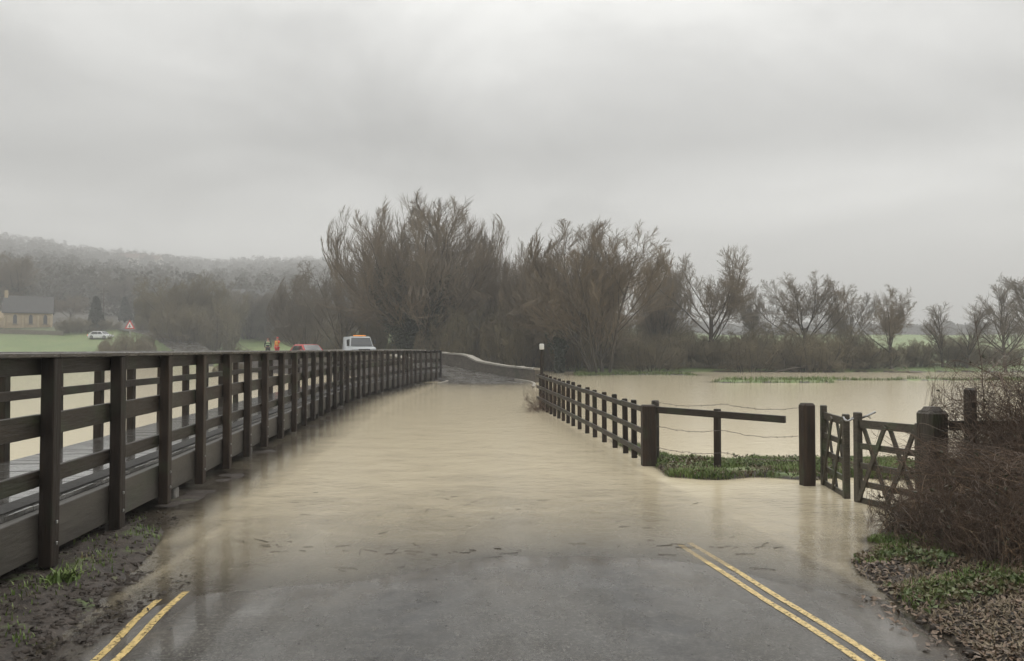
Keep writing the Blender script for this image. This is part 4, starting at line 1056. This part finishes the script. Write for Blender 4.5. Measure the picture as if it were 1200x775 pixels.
def scatter(n, x0, x1, y0, y1, zmin, zmax=9, clump=.0, s=2.5, seed=51):
    X = x0 + (x1 - x0) * g.random(n); Y = y0 + (y1 - y0) * g.random(n); Z = height(X, Y)
    k = (Z > zmin) & (Z < zmax) & (vnoise(X * s, Y * s, seed) + .5 > clump * (.7 + .6 * g.random(n)))
    d, rz, rw, rs = road_near(X, Y); k &= d > rw - .12
    return X[k], Y[k]
X, Y = scatter(60000, 2.0, 7.2, 11.0, 14.0, -.02, clump=.42)
blades('grass', X, Y, .075, 'green grass on the strip between the road fence and the gate', 'grass_b', 2)
X, Y = scatter(9000, 1.5, 3.0, 12.9, 18.5, -.05, clump=.4)
blades('grass', X, Y, .09, 'grass growing along the foot of the road fence', 'grass_b', 3)
X, Y = scatter(46000, 2.7, 4.3, 5.7, 8.4, .0, clump=.62, s=2.6)
blades('grass', X, Y, .045, 'green grass and weeds on the bank below the brambles', 'grass_b', 4)
X, Y = scatter(9000, -5.2, -2.8, 3.8, 9, .0, clump=.80, s=2.0)
blades('grass', X, Y, .05, 'sparse weeds on the mud under the footbridge', 'grass_b', 6)
X, Y = scatter(60000, 3.0, 40.0, 43, 66, -.05, clump=.2, s=.6)
blades('grass', X, Y, .20, 'grass on the shore and the low islands in the flooded field', 'grass_b', 8, wd=.02)
X, Y = scatter(13000, 2.7, 4.6, 5.5, 8.6, .0, clump=.62, s=2.4, seed=52)
gq = np.random.default_rng(44); V_, Q_ = leafcards(np.stack([X, Y, height(X, Y) + .012 + .05 * gq.random(len(X))], 1), .030, gq)
M['weed'] = mat('weed_leaves', (.055, .085, .022), .45, (.13, .155, .05), 5, col3=(.12, .085, .05), s3=5, t3=(.46, .58))
tag(link('bank_weeds', np_mesh('bank_weeds', V_, Q_, False), M['weed']), 'low leafy green weeds on the bank below the brambles', 'weeds', kind='stuff')
X, Y = scatter(6000, 2.0, 7.0, 11.0, 13.8, -.02, clump=.35, s=2.4, seed=53)
V_, Q_ = leafcards(np.stack([X, Y, height(X, Y) + .01 + .06 * gq.random(len(X))], 1), .035, gq)
tag(link('strip_weeds', np_mesh('strip_weeds', V_, Q_, False), M['weed']), 'low weeds and dead leaves among the grass of the strip by the wire fence', 'weeds', kind='stuff')
M['deadgrass'] = mat('matted_dead_grass', (.10, .075, .045), .7, (.24, .19, .12), 8)
X, Y = scatter(30000, 2.7, 5.4, 4.0, 8.5, .0, clump=.35, s=2.0, seed=57)
blades('dead_grass', X, Y, .05, 'matted brown dead grass on the bank below the brambles', 'deadgrass', 14, bend=1.2)
X, Y = scatter(14000, 2.0, 7.0, 11.0, 13.8, -.02, clump=.4, s=2.4, seed=58)
blades('dead_grass', X, Y, .07, 'brown dead grass along the edge of the strip by the wire fence', 'deadgrass', 15, bend=1.2)
gq = np.random.default_rng(77); n = 80   # straws and twigs left along the water's edge
sy = np.where(gq.random(n) < .6, 7.35 + .10 * gq.normal(0, 1, n), 6.6 + 3.6 * gq.random(n)); sx = -2.6 + 5.0 * gq.random(n); sy = sy + .18 * np.sin(sx * 1.7) + .1 * np.abs(sx)
t0 = grow(np.stack([sx, sy, np.full(n, .004)], 1), np.stack([gq.normal(0, 1, n), .25 * gq.normal(0, 1, n), np.zeros(n)], 1), .05 + .16 * gq.random(n) ** 2, .0016 + .002 * gq.random(n), 4, 0, .12, .6, gq)
t0[0][..., 2] = np.maximum(.004, rtop(t0[0][..., 0].ravel(), t0[0][..., 1].ravel()).reshape(t0[0].shape[:2]) + .004)
tag(link('floating_debris', np_mesh('floating_debris', *tubes([t0], 3)), M['clod']), 'straws and twigs drifted along the edge of the water', 'debris', kind='stuff')
# a weed tuft at the foot of the nearest post
tx = -3.42 + g.normal(0, .05, 80); ty = 6.30 + g.normal(0, .06, 80)
tf = blades('weed_tuft', tx, ty, .10, 'bright green weed tuft at the foot of the nearest bridge post', 'grass_b', 12, wd=.012, bend=.9); tf['kind'] = 'thing'; tf['category'] = 'weed'
# dead leaves and debris
def litter(name, X, Y, size, label, mt, seed, lift=.006, flat=.35):
    gq = np.random.default_rng(seed); n = len(X); Z = height(X, Y) + lift
    d_, rz_, rw_, rs_ = road_near(X, Y); Z = np.where(d_ < rw_, rtop(X, Y) + lift, Z)
    a = gq.random(n) * 6.28; u = np.stack([np.cos(a), np.sin(a), flat * gq.normal(0, 1, n)], 1); v = np.stack([-np.sin(a), np.cos(a), flat * gq.normal(0, 1, n)], 1)
    s = size * (.5 + gq.random((n, 1))); P = np.stack([X, Y, Z + .012 * gq.random(n)], 1); c = np.array([0, 0, 1.]) * s * .3 * gq.random((n, 1))
    V_ = np.stack([P - u * s, P - u * s * .3 + v * s * .5 + c, P + u * s * .9, P - u * s * .2 - v * s * .5 + c], 1).reshape(-1, 3)
    return tag(link(name, np_mesh(name, V_, np.arange(4 * n).reshape(n, 4), False), M[mt]), label, 'leaf litter', kind='stuff')
X, Y = scatter(13000, 2.6, 6.0, 3.4, 7.6, -.01, clump=.42, s=1.6, seed=8)
X = np.concatenate([X, 2.35 + .6 * g.random(500) ** .5]); Y = np.concatenate([Y, 3.4 + 2.6 * g.random(500)])
litter('leaf_litter', X, Y, .021, 'brown dead leaves and mud on the right-hand bank', 'leaf', 3)
X, Y = scatter(2600, -5.3, -2.6, 3.2, 9.0, -.02, clump=.35, s=2, seed=9)
X = np.concatenate([X, -2.5 - .6 * g.random(700)]); Y = np.concatenate([Y, 3.2 + 4.0 * g.random(700)]); kk = g.random(len(X)) < .6; X, Y = X[kk], Y[kk]
litter('leaf_litter', X, Y, .022, 'dead leaves and debris on the mud below the footbridge', 'clod', 5)
# stones and clods on both verges
def pebbles(name, X, Y, size, label, mt, seed):
    gq = np.random.default_rng(seed); mb = []; Vs, Qs = [], []
    base = A0([(-1, -1, -1), (1, -1, -1), (1, 1, -1), (-1, 1, -1), (-.7, -.7, .6), (.7, -.7, .6), (.7, .7, .6), (-.7, .7, .6)], float)
    fq = A0([(3, 2, 1, 0), (4, 5, 6, 7), (0, 1, 5, 4), (1, 2, 6, 5), (2, 3, 7, 6), (3, 0, 4, 7)])
    n = len(X); Z = height(X, Y); d_, rz_, rw_, rs_ = road_near(X, Y); Z = np.where(d_ < rw_, rtop(X, Y), Z)
    s = size * (.35 + gq.random((n, 1, 3)) * [1, 1, .6]); V_ = base[None] * s + gq.normal(0, .18, (n, 8, 3)) * s
    a = gq.random(n) * 6.28; ca, sa = np.cos(a)[:, None], np.sin(a)[:, None]
    V2 = V_.copy(); V2[..., 0] = V_[..., 0] * ca - V_[..., 1] * sa; V2[..., 1] = V_[..., 0] * sa + V_[..., 1] * ca
    V2 += np.stack([X, Y, Z], 1)[:, None]
    return tag(link(name, np_mesh(name, V2.reshape(-1, 3), (np.arange(n)[:, None, None] * 8 + fq[None]).reshape(-1, 4), True), M[mt]), label, 'stones', kind='stuff')
X, Y = scatter(1400, -5.2, -2.55, 3.4, 9.2, -.03, seed=12)
X = np.concatenate([X, -2.55 - .6 * g.random(500)]); Y = np.concatenate([Y, 3.2 + 4.2 * g.random(500)])
pebbles('mud_clods', X, Y, .022, 'mud clods and stones below the footbridge', 'clod', 2)
X, Y = scatter(900, 2.6, 5, 3.6, 6.8, -.03, seed=13)
pebbles('mud_clods', X, Y, .026, 'mud clods and small stones on the right-hand bank', 'clod', 4)
gx = g.random(150) * 4.6 - 2.3; gy = 3.5 + 4.5 * g.random(150)
pebbles('road_grit', gx, gy, .006, 'dark grit washed over the wet asphalt', 'signblack', 9)

# ------------------------------------------------------------------ vehicles
def wheel(parent, x, y, z, r, wd):
    mb = MB(); prof = [(.62 * r, -wd / 2), (r * .94, -wd / 2), (r, -wd / 4), (r, wd / 4), (r * .94, wd / 2), (.62 * r, wd / 2)]
    def lathe(mb, prof, n=20, cap=False):
        V = [(x + q[1], y + q[0] * math.cos(2 * math.pi * j / n), z + q[0] * math.sin(2 * math.pi * j / n)) for q in prof for j in range(n)]
        Fc = [(i * n + j, i * n + (j + 1) % n, (i + 1) * n + (j + 1) % n, (i + 1) * n + j) for i in range(len(prof) - 1) for j in range(n)]
        if cap: Fc += [tuple(range(n)), tuple((len(prof) - 1) * n + j for j in range(n))]
        mb.add(V, Fc)
    lathe(mb, prof); w_ = mb.build('wheel', M['rubber'], parent, True, True)
    rm = MB(); lathe(rm, [(.62 * r, -wd * .4), (.60 * r, wd * .42)], cap=True); rm.build('rim', M['metal'], w_, False, True)
def car(name, loc, rz, paint, dims, label, hood=True, lights='taill', head='headl', group=None, van=False):
    L_, W_, H_ = dims; o = empty(name, loc, label, 'van' if van else 'car', group, rz)
    g_ = .18
    if van:   # bonneted van / pick-up style, front at -y
        side = [(-L_ / 2, g_ + .12), (-L_ / 2, .95), (-L_ / 2 + .12, 1.05), (-L_ / 2 + .95, 1.12), (-L_ / 2 + 1.35, H_ - .08), (-L_ / 2 + 1.5, H_), (L_ / 2 - .1, H_), (L_ / 2, H_ - .1), (L_ / 2, g_ + .12), (L_ / 2 - .3, g_), (-L_ / 2 + .3, g_)]
    else:
        side = [(-L_ / 2, .35), (-L_ / 2 + .05, .72), (-L_ / 2 + .9, .86), (-L_ / 2 + 1.55, H_ - .04), (-L_ / 2 + 1.8, H_), (L_ / 2 - 1.1, H_), (L_ / 2 - .9, H_ - .05), (L_ / 2 - .3, .92), (L_ / 2 - .02, .85), (L_ / 2, .4), (L_ / 2 - .2, g_), (-L_ / 2 + .25, g_)]
    bm = bmesh.new(); lay = []
    for sx, k in ((-1, 0), (-1, 1), (1, 1), (1, 0)):
        row = []
        for (y, z) in side:
            tuck = max(0, (z - .9)) * .16 + (0.05 if k == 0 else 0)
            row.append(bm.verts.new((sx * (W_ / 2 - tuck), y * (1 if k else .985), z if k else z * .995 )))
        lay.append(row)
    lay = [lay[0], lay[3]]
    n_ = len(side)
    for i in range(n_): bm.faces.new((lay[0][i], lay[0][(i + 1) % n_], lay[1][(i + 1) % n_], lay[1][i]))
    bm.faces.new(lay[0][::-1]); bm.faces.new(lay[1])
    for v in [v for v in bm.verts if not v.link_faces]: bm.verts.remove(v)
    bmesh.ops.bevel(bm, geom=[e for e in bm.edges], offset=.05, segments=3, affect='EDGES', profile=.5, clamp_overlap=True)
    bmesh.ops.recalc_face_normals(bm, faces=bm.faces)
    me = D.meshes.new('body'); bm.to_mesh(me); bm.free()
    me.polygons.foreach_set('use_smooth', [True] * len(me.polygons))
    body = link('body', me, M[paint], o)
    def tk(z): return max(0, (z - .9)) * .16 + .05
    def pane(nm, P, mt):
        P = [Vector(p) for p in P]; nn = (P[1] - P[0]).cross(P[2] - P[0]).normalized() * .012
        MB().add([p - nn for p in P] + [p + nn for p in P], [(0, 1, 2, 3), (4, 5, 6, 7), (0, 1, 5, 4), (1, 2, 6, 5), (2, 3, 7, 6), (3, 0, 4, 7)]).build(nm, M[mt], o, False, True)
    def edge(p, q, t): return (p[0] + (q[0] - p[0]) * t, p[1] + (q[1] - p[1]) * t)
    def across(nm, p, q, a, b, mt, inset=.12, push=(0, 0)):
        (y0, z0), (y1, z1) = edge(p, q, a), edge(p, q, b)
        y0 += push[0]; y1 += push[0]; z0 += push[1]; z1 += push[1]
        w0, w1 = W_ / 2 - tk(z0) - inset, W_ / 2 - tk(z1) - inset
        pane(nm, [(-w0, y0, z0), (w0, y0, z0), (w1, y1, z1), (-w1, y1, z1)], mt)
    if van:
        across('windscreen', side[3], side[4], .04, .97, 'glassd', .06, (-.02, .005))
        zs_ = (1.15, H_ - .22)
        for sx in (-1, 1):
            w0, w1 = W_ / 2 - tk(zs_[0]) + .006, W_ / 2 - tk(zs_[1]) + .006
            pane('side_window', [(sx * w0, -L_ / 2 + 1.2, zs_[0]), (sx * w0, -L_ / 2 + 2.2, zs_[0]), (sx * w1, -L_ / 2 + 2.2, zs_[1]), (sx * w1, -L_ / 2 + 1.5, zs_[1])], 'glassd')
            mr = MB().box((sx * (W_ / 2 + .06), -L_ / 2 + 1.15, 1.45), (.14, .10, .34), bev=.03).build('wing_mirror', M['black'], o, False, True)
            MB().tube([(sx * W_ / 2 * .74, -L_ / 2 - .03, .74), (sx * W_ / 2 * .74, -L_ / 2 + .05, .74)], .11, 14).build('headlight', M['glassd'], o, True, True)
        MB().box((0, -L_ / 2 - .012, .78), (W_ * .45, .05, .30), bev=.015).build('grille', M['black'], o, False, True)
        MB().box((0, -L_ / 2 - .06, .42), (W_ * .98, .14, .18), bev=.03).build('bumper', M['black'], o, False, True)
        MB().box((0, -L_ / 2 + 1.75, H_ + .055), (W_ * .50, .18, .07), bev=.03).build('beacon_bar', M['amber'], o, False, True)
    else:
        across('windscreen', side[2], side[3], .12, .94, 'glassd', .10, (-.015, .012)); across('rear_window', side[6], side[7], .1, .80, 'glassd', .12, (.02, .012))
        for sx in (-1, 1):
            zz = (.92, H_ - .12); w0, w1 = W_ / 2 - tk(zz[0]) + .006, W_ / 2 - tk(zz[1]) + .006
            for (ya, yb, yc, yd) in ((-L_ / 2 + 1.15, -.02, -.02, -L_ / 2 + 1.62), (.05, L_ / 2 - .65, L_ / 2 - 1.0, .05)):
                pane('side_window', [(sx * w0, ya, zz[0]), (sx * w0, yb, zz[0]), (sx * w1, yc, zz[1]), (sx * w1, yd, zz[1])], 'glassd')
            MB().box((sx * W_ / 2 * .76, L_ / 2 - .02, .72), (.30, .08, .16), bev=.03).build('tail_light', M['taill'], o, False, True)
            MB().box((sx * W_ / 2 * .74, -L_ / 2 + .03, .62), (.32, .08, .15), bev=.03).build('headlight', M[head], o, False, True)
            MB().box((sx * (W_ / 2 + .05), -L_ / 2 + 1.35, .95), (.16, .10, .12), bev=.03).build('wing_mirror', M[paint], o, False, True)
        MB().box((0, L_ / 2 + .005, .42), (W_ * .9, .10, .22), bev=.03).build('bumper', M['black'], o, False, True)
        MB().box((0, L_ / 2 + .012, .62), (.52, .012, .12)).build('number_plate', M['yellow'], o, False, True)
    for sx in (-1, 1):
        for yy in (-L_ / 2 + .82, L_ / 2 - .82):
            wheel(o, sx * (W_ / 2 - .12), yy, .33, .33, .22)
    return o
rz_of = lambda x, y: float(road_near(x, y)[1][0])
car('white_van', (at(420, 61.5), 61.5, .93), rad(22), 'carsilver', (4.3, 1.88, 1.86), 'silver-white van with an amber beacon bar facing the viewer behind the parapet', van=True)
car('red_car', (at(361, 66.5), 66.5, .82), rad(38), 'carred', (4.1, 1.72, 1.42), 'red car on the causeway with its lamps lit')
pc = on(118, 148); car('white_parked_car', pc, rad(80), 'carwhite', (4.2, 1.75, 1.45), 'small white car parked beside the village bushes', head='signwhite')

# ------------------------------------------------------------------ two walkers on the causeway
def person(loc, rz, label, jacket, trousers, arm='down', band=None, hood=None):
    o = empty('person', loc, label, 'person', None, rz)
    J = {'pel': (0, 0, .98, .125), 'waist': (0, .01, 1.12, .115), 'chest': (0, 0, 1.34, .145), 'neck0': (0, 0, 1.50, .06), 'neck': (0, .0, 1.56, .05), 'head': (0, -.01, 1.66, .088), 'crown': (0, 0, 1.73, .075)}
    E = [('pel', 'waist'), ('waist', 'chest'), ('chest', 'neck0'), ('neck0', 'neck'), ('neck', 'head'), ('head', 'crown')]
    for s, n in ((-1, 'l'), (1, 'r')):
        J.update({n + 'hip': (s * .10, 0, .90, .09), n + 'kn': (s * .115, -.03 + .04 * s, .50, .062), n + 'an': (s * .12, .03 * s + .02, .10, .04), n + 'toe': (s * .14, -.15 + .03 * s, .03, .032)})
        E += [('pel', n + 'hip'), (n + 'hip', n + 'kn'), (n + 'kn', n + 'an'), (n + 'an', n + 'toe')]
        J.update({n + 'sh': (s * .185, 0, 1.43, .062), n + 'el': (s * .25, .04, 1.15, .044), n + 'wr': (s * .24, -.08, .92, .028)})
        if arm == 'up' and s > 0: J.update({n + 'el': (s * .33, -.12, 1.30, .044), n + 'wr': (s * .28, -.30, 1.46, .028)})
        E += [('chest', n + 'sh'), (n + 'sh', n + 'el'), (n + 'el', n + 'wr')]
        w_ = Vector(J[n + 'wr'][:3]); e_ = Vector(J[n + 'el'][:3]); d = (w_ - e_).normalized(); sd_ = d.cross(Vector((1, 0, 0))).normalized()
        pm = w_ + d * .07; J[n + 'pm'] = (*pm, .030); E.append((n + 'wr', n + 'pm'))
        for k in range(4):
            f0 = pm + sd_ * (k - 1.5) * .020 + d * .02; f1 = f0 + d * (.045 + .01 * (k in (1, 2))) + Vector((-s * .01, 0, 0)); f2 = f1 + d * .02 + Vector((-s * .02, 0, 0))
            for q, (ff, rr_) in enumerate(((f0, .010), (f1, .009), (f2, .008))): J[f'{n}f{k}{q}'] = (*ff, rr_)
            E += [(n + 'pm', f'{n}f{k}0'), (f'{n}f{k}0', f'{n}f{k}1'), (f'{n}f{k}1', f'{n}f{k}2')]
        th0 = w_ + d * .03 - sd_ * .035; th1 = th0 + d * .03 - sd_ * .015; J[n + 't0'] = (*th0, .012); J[n + 't1'] = (*th1, .009); E += [(n + 'wr', n + 't0'), (n + 't0', n + 't1')]
    def skin(nm, joints, edges, fat, mt, root, parent):
        ks = list(joints); me = D.meshes.new(nm); me.from_pydata([J[k][:3] for k in ks], [(ks.index(a), ks.index(b)) for a, b in edges], [])
        ob = link(nm, me, M[mt], parent); sk = ob.modifiers.new('skin', 'SKIN')
        for i, k in enumerate(ks):
            r_ = J[k][3] * (fat if not (k[1:2] in 'ft' and len(k) > 2 and k[1] in 'f' or k[1:] in ('t0', 't1')) else 1)
            me.skin_vertices[0].data[i].radius = (r_, r_ * (.78 if k in ('chest', 'waist', 'pel') else 1)); me.skin_vertices[0].data[i].use_root = (k == root)
        sb = ob.modifiers.new('sub', 'SUBSURF'); sb.levels = 2; sb.render_levels = 2
        me.materials[0] = M[mt]; return ob
    body = skin('body', J, E, .93, 'skin', 'pel', o)
    tj = ['pel', 'waist', 'chest', 'neck0', 'lsh', 'rsh', 'lel', 'rel', 'lwr', 'rwr']
    skin('jacket', tj, [e for e in E if e[0] in tj and e[1] in tj], 1.22, jacket, 'pel', o)
    J['pel'] = (0, 0, .95, .13)
    lj = ['pel', 'lhip', 'rhip', 'lkn', 'rkn', 'lan', 'ran']
    skin('trousers', lj, [e for e in E if e[0] in lj and e[1] in lj], 1.2, trousers, 'pel', o)
    for s in (-1, 1):
        n = 'l' if s < 0 else 'r'; a = J[n + 'toe']; MB().box((a[0] - s * .01, a[1] + .06, .045), (.10, .28, .09), bev=.03).build('boot', M['rubber'], o, True, True)
    # hair cap, nose, eyes and mouth on the face
    mb = MB(); Vh = []
    nseg = 12
    for i in range(6):
        th = i / 5 * 1.75
        for j in range(nseg):
            ph = 2 * math.pi * j / nseg; rr_ = .098
            front = max(0, -math.sin(ph)); tz = math.cos(th * (1 - .38 * front))
            rz_ = math.sin(th * (1 - .38 * front)); Vh.append((rr_ * rz_ * math.cos(ph), rr_ * 1.08 * rz_ * math.sin(ph) + .005, 1.685 + .105 * tz))
    Fh = [(i * nseg + j, i * nseg + (j + 1) % nseg, (i + 1) * nseg + (j + 1) % nseg, (i + 1) * nseg + j) for i in range(5) for j in range(nseg)]
    mb.add(Vh, Fh); mb.build('helmet' if hood else 'hair', M[hood or 'hair'], body, True, True)
    MB().tube([(0, -.085, 1.675), (0, -.112, 1.645), (0, -.09, 1.635)], [.006, .013, .006], 6).build('nose', M['skin'], body, True, True)
    for s in (-1, 1):
        MB().box((s * .032, -.088, 1.678), (.022, .014, .010), bev=.004).build('eye', M['black'], body, True, True)
        MB().tube([(s * .088, .0, 1.695), (s * .100, .01, 1.67), (s * .088, .0, 1.635)], [.008, .013, .008], 6).build('ear', M['skin'], body, True, True)
    MB().box((0, -.086, 1.61), (.045, .012, .008), bev=.003).build('mouth', M['redcloth'], body, True, True)
    if band:
        mb = MB()
        for zb, rr_ in ((1.18, .158), (1.34, .182)):
            n = 20; V = [(rr_ * 1.02 * math.cos(2 * math.pi * j / n), rr_ * .84 * math.sin(2 * math.pi * j / n), zb + dz) for dz in (0, .09) for j in range(n)]
            mb.add(V, [(j, (j + 1) % n, n + (j + 1) % n, n + j) for j in range(n)])
        mb.build('reflective_band', M[band], o, True, True)
    return o
person((at(314, 68), 68, 1.03), rad(20), 'person in dark clothes with a pale green band standing on the causeway', 'dkcloth', 'dkcloth', band='hivisg')
person((at(325, 67), 67, 1.05), rad(-25), 'person in an orange and red jacket with one arm raised on the causeway', 'hivis', 'redcloth', arm='up', band='yelcloth', hood='redcloth')

# ------------------------------------------------------------------ chapel, houses, sign, pole
def chapel():
    Y = 158; x0, x1 = at(-6, Y), at(51, Y); c = Vector(((x0 + x1) / 2, Y + 3, 0)); zb = min(hz(x0, Y), hz(x1, Y), hz(c.x, Y + 4)); c.z = zb
    Lx = (x1 - x0) * .87; Wd = 6.0; eh = zat(366, Y) - zb; rh = zat(347, Y) - zb
    o = empty('stone_chapel', c, 'honey-stone chapel with narrow arched windows and a grey slate roof', 'chapel', None, rad(28))
    mb = MB(); mb.prism([(-Wd / 2, -1), (Wd / 2, -1), (Wd / 2, eh), (0, rh - .12), (-Wd / 2, eh)], -Lx / 2, Lx / 2, 'x'); mb.build('wall', M['honey'], o, False, True)
    mb = MB()
    for s in (-1, 1):
        a = Vector((0, s * (Wd / 2 + .3), eh - .22)); b = Vector((0, 0, rh + .02))
        P = [(-Lx / 2 - .25, *a.yz), (Lx / 2 + .25, *a.yz), (Lx / 2 + .25, *b.yz), (-Lx / 2 - .25, *b.yz)]
        mb.add(P + [(p[0], p[1], p[2] + .16) for p in P], [(0, 1, 2, 3), (4, 5, 6, 7), (0, 1, 5, 4), (1, 2, 6, 5), (2, 3, 7, 6), (3, 0, 4, 7)])
    rf = mb.build('roof', M['roofslate'], o, False, True)
    MB().box((-Lx / 2 + .3, 0, rh + .4), (.6, .9, 1.5), bev=.05).build('bellcote', M['honey'], rf, False, True)
    for k in (-.26, .06, .36):
        x = Lx * k; n = 8
        arch = [(x - .32, .9), (x + .32, .9)] + [(x + .32 * math.cos(a), eh - 1.0 + .55 * math.sin(a)) for a in np.linspace(0, math.pi, n)]
        w_ = MB().prism(arch, -Wd / 2 - .03, -Wd / 2 + .1, 'y').build('window', M['glassd'], o, False, True)
        ar2 = [(x - .46, .72), (x + .46, .72), (x + .46, .86), (x - .46, .86)]
        MB().prism(ar2, -Wd / 2 - .14, -Wd / 2 + .05, 'y').build('sill', M['stone'], w_, False, True)
    for k in (-.47, -.10, .21, .47):
        MB().box((Lx * k, -Wd / 2 - .2, eh * .36), (.4, .5, eh * .78), bev=.08).build('buttress', M['honey'], o, False, True)
    mb = MB(); mb.prism([(-2.2, -1), (2.2, -1), (2.2, 1.9), (0, 3.3), (-2.2, 1.9)], -Lx / 2 - 3.4, -Lx / 2 + .01, 'x'); mb.build('porch', M['honey'], o, False, True)
    return o
chapel()
mb = MB()
Yw = 151
for k in range(16):
    xa, xb = at(-6 + k * 5, Yw), at(-6 + (k + 1) * 5, Yw); z_ = (hz(xa, Yw) + hz(xb, Yw)) / 2
    mb.box(((xa + xb) / 2, Yw, z_ + .2), (xb - xa, .4, 1.1 + .06 * (k % 3)))
tag(mb.build('boundary_wall', M['stone']), 'low weathered stone wall in front of the chapel', 'wall')
def house(px, r, L_, Wd, eh, rh, rz, label, wallm='render', roofm='roofslate', group=None, first=[None]):
    a = math.atan((px - 600) / F); x, y = r * math.sin(a), r * math.cos(a); z = hz(x, y)
    o = empty('village_house', (x, y, z), label, 'house', group, rz)
    MB().prism([(-Wd / 2, -2), (Wd / 2, -2), (Wd / 2, eh), (0, rh - .1), (-Wd / 2, eh)], -L_ / 2, L_ / 2, 'x').build('wall', M[wallm], o, False, True)
    mb = MB()
    for s in (-1, 1):
        P = [(-L_ / 2 - .3, s * (Wd / 2 + .35), eh - .25), (L_ / 2 + .3, s * (Wd / 2 + .35), eh - .25), (L_ / 2 + .3, 0, rh), (-L_ / 2 - .3, 0, rh)]
        mb.add(P + [(p[0], p[1], p[2] + .18) for p in P], [(0, 1, 2, 3), (4, 5, 6, 7), (0, 1, 5, 4), (1, 2, 6, 5), (2, 3, 7, 6), (3, 0, 4, 7)])
    rf = mb.build('roof', M[roofm], o, False, True)
    MB().box((L_ * .36, 0, rh + .5), (.8, .6, 1.6), bev=.04).build('chimney', M['stone'], rf, False, True)
    for k in range(max(2, int(L_ / 3))):
        xx = -L_ / 2 + (k + .5) * L_ / max(2, int(L_ / 3))
        for zz in ((1.4, 3.9) if eh > 4.4 else (1.4,)):
            w_ = MB().box((xx, -Wd / 2 - .02, zz), (1.0, .1, 1.15)).build('window', M['glassd'], o, False, True)
            MB().box((xx, -Wd / 2 - .06, zz - .66), (1.2, .2, .1)).build('sill', M['white'], w_, False, True)
    MB().box((L_ * .02 + .1, -Wd / 2 - .03, 1.0), (.95, .1, 2.0)).build('door', M['black'], o, False, True)
    return o
house(132, 290, 6.5, 6, 4.4, 6.8, rad(70), 'white gabled house among the trees right of the telegraph pole')
house(300, 232, 12, 7, 4.8, 7.6, rad(20), 'pale house showing between the bare trees above the walkers', 'honey')
house(322, 240, 10, 7, 4.8, 7.4, rad(-10), 'paler house just right of the house above the walkers')
GH = 'pale houses in a row high on the hazy hill'
for i, (px, L_) in enumerate(((150, 13), (165, 9), (178, 12))):
    house(px, 640 + 12 * (i % 2), L_, 8, 8, 11, rad(15 - 8 * i), ['pale house at the left end of the row on the hill', 'smallest pale house, in the middle of the row on the hill', 'pale house at the right end of the row on the hill'][i], 'render', 'redtile', GH)
# telegraph pole
p = on(121, 165); tp = empty('telegraph_pole', p, 'thin telegraph pole rising beside the conifer in the village', 'pole')
MB().tube([(0, 0, -.5), (0, 0, zat(337, 165) - p.z)], [.16, .11], 8).build('pole', M['bark'], tp, True, True)
MB().box((0, 0, zat(337, 165) - p.z - .7), (1.6, .12, .12)).build('crossarm', M['bark'], tp, False, True)
# warning sign by the village road
p = on(152, 118); s0 = empty('warning_sign', p, 'white triangular warning sign with a red border and black cross by the village road', 'sign')
zc = zat(382, 118) - p.z
def tri(r, y0, y1, z): return MB().prism([(r * math.cos(a), z + r * math.sin(a)) for a in (math.pi / 2, math.pi / 2 + 2 * math.pi / 3, math.pi / 2 + 4 * math.pi / 3)][::-1], y0, y1, 'y')
pl = tri(.85, -.03, .02, zc).build('red_border', M['signred'], s0, False, True)
tri(.58, -.045, -.032, zc).build('sign_face', M['signwhite'], s0, False, True)
mb = MB(); mb.box((0, -.055, zc - .02), (.09, .015, .48)); mb.box((0, -.064, zc - .06), (.38, .004, .09)); mb.build('cross_symbol', M['signblack'], s0, False, True)
MB().tube([(0, .06, -.4), (0, .06, zc + .3)], .05, 8).build('pole', M['metal'], s0, True, True)

# fallen branches stranded in the flood on the right
g = np.random.default_rng(23)
for (px, Y, L_, dx, label) in [(1085, 63, 3.2, -1, 'bare fallen branch lying in the flood below the slender trees'), (1150, 60, 2.6, 1, 'fallen branch half sunk in the flood near the right edge'), (905, 66, 4.0, 1, 'pale fallen trunk slanting out of the thicket to the water')]:
    x = at(px, Y); t0 = grow(A0([(0, 0, -.1)]), A0([(dx, .2, .32)]), A0([L_]), A0([.09]), 8, -.03, .10, .3, g)
    t1 = spawn(*t0, 9, .2, 1, 45, 12, .4, 5, .02, .12, .5, .02, g); t2 = spawn(*t1, 5, .2, 1, 40, 12, .5, 4, .02, .12, .6, .012, g)
    tag(link('fallen_branch', np_mesh('fallen_branch', *tubes([t0, t1, t2], 4)), M['twig_g'], None, (x, Y, 0)), label, 'branch')

# ------------------------------------------------------------------ rain haze
me = D.meshes.new('haze')
hb = MB().box((0, 0, 100), (2300, 2300, 210)); hz_o = link('haze', hb.mesh('haze'), None); 
zmin = float(GZ.min()) - 1.0; zmax = max(float(GZ.max()) + 16, 60)
hz_o.data = MB().box((0, 0, (zmin + zmax) / 2), (2300, 2300, zmax - zmin)).mesh('haze')
hm = D.materials.new('rain_haze'); hm.use_nodes = True; t = hm.node_tree; t.nodes.clear()
ho = N(t, 'ShaderNodeOutputMaterial'); pv = N(t, 'ShaderNodeVolumePrincipled'); pv.inputs['Color'].default_value = (.97, .97, .96, 1); pv.inputs['Density'].default_value = .0019; pv.inputs['Anisotropy'].default_value = .2
t.links.new(pv.outputs[0], ho.inputs['Volume']); hz_o.data.materials.append(hm); tag(hz_o, 'thin grey rain haze over the valley', 'haze', kind='stuff')
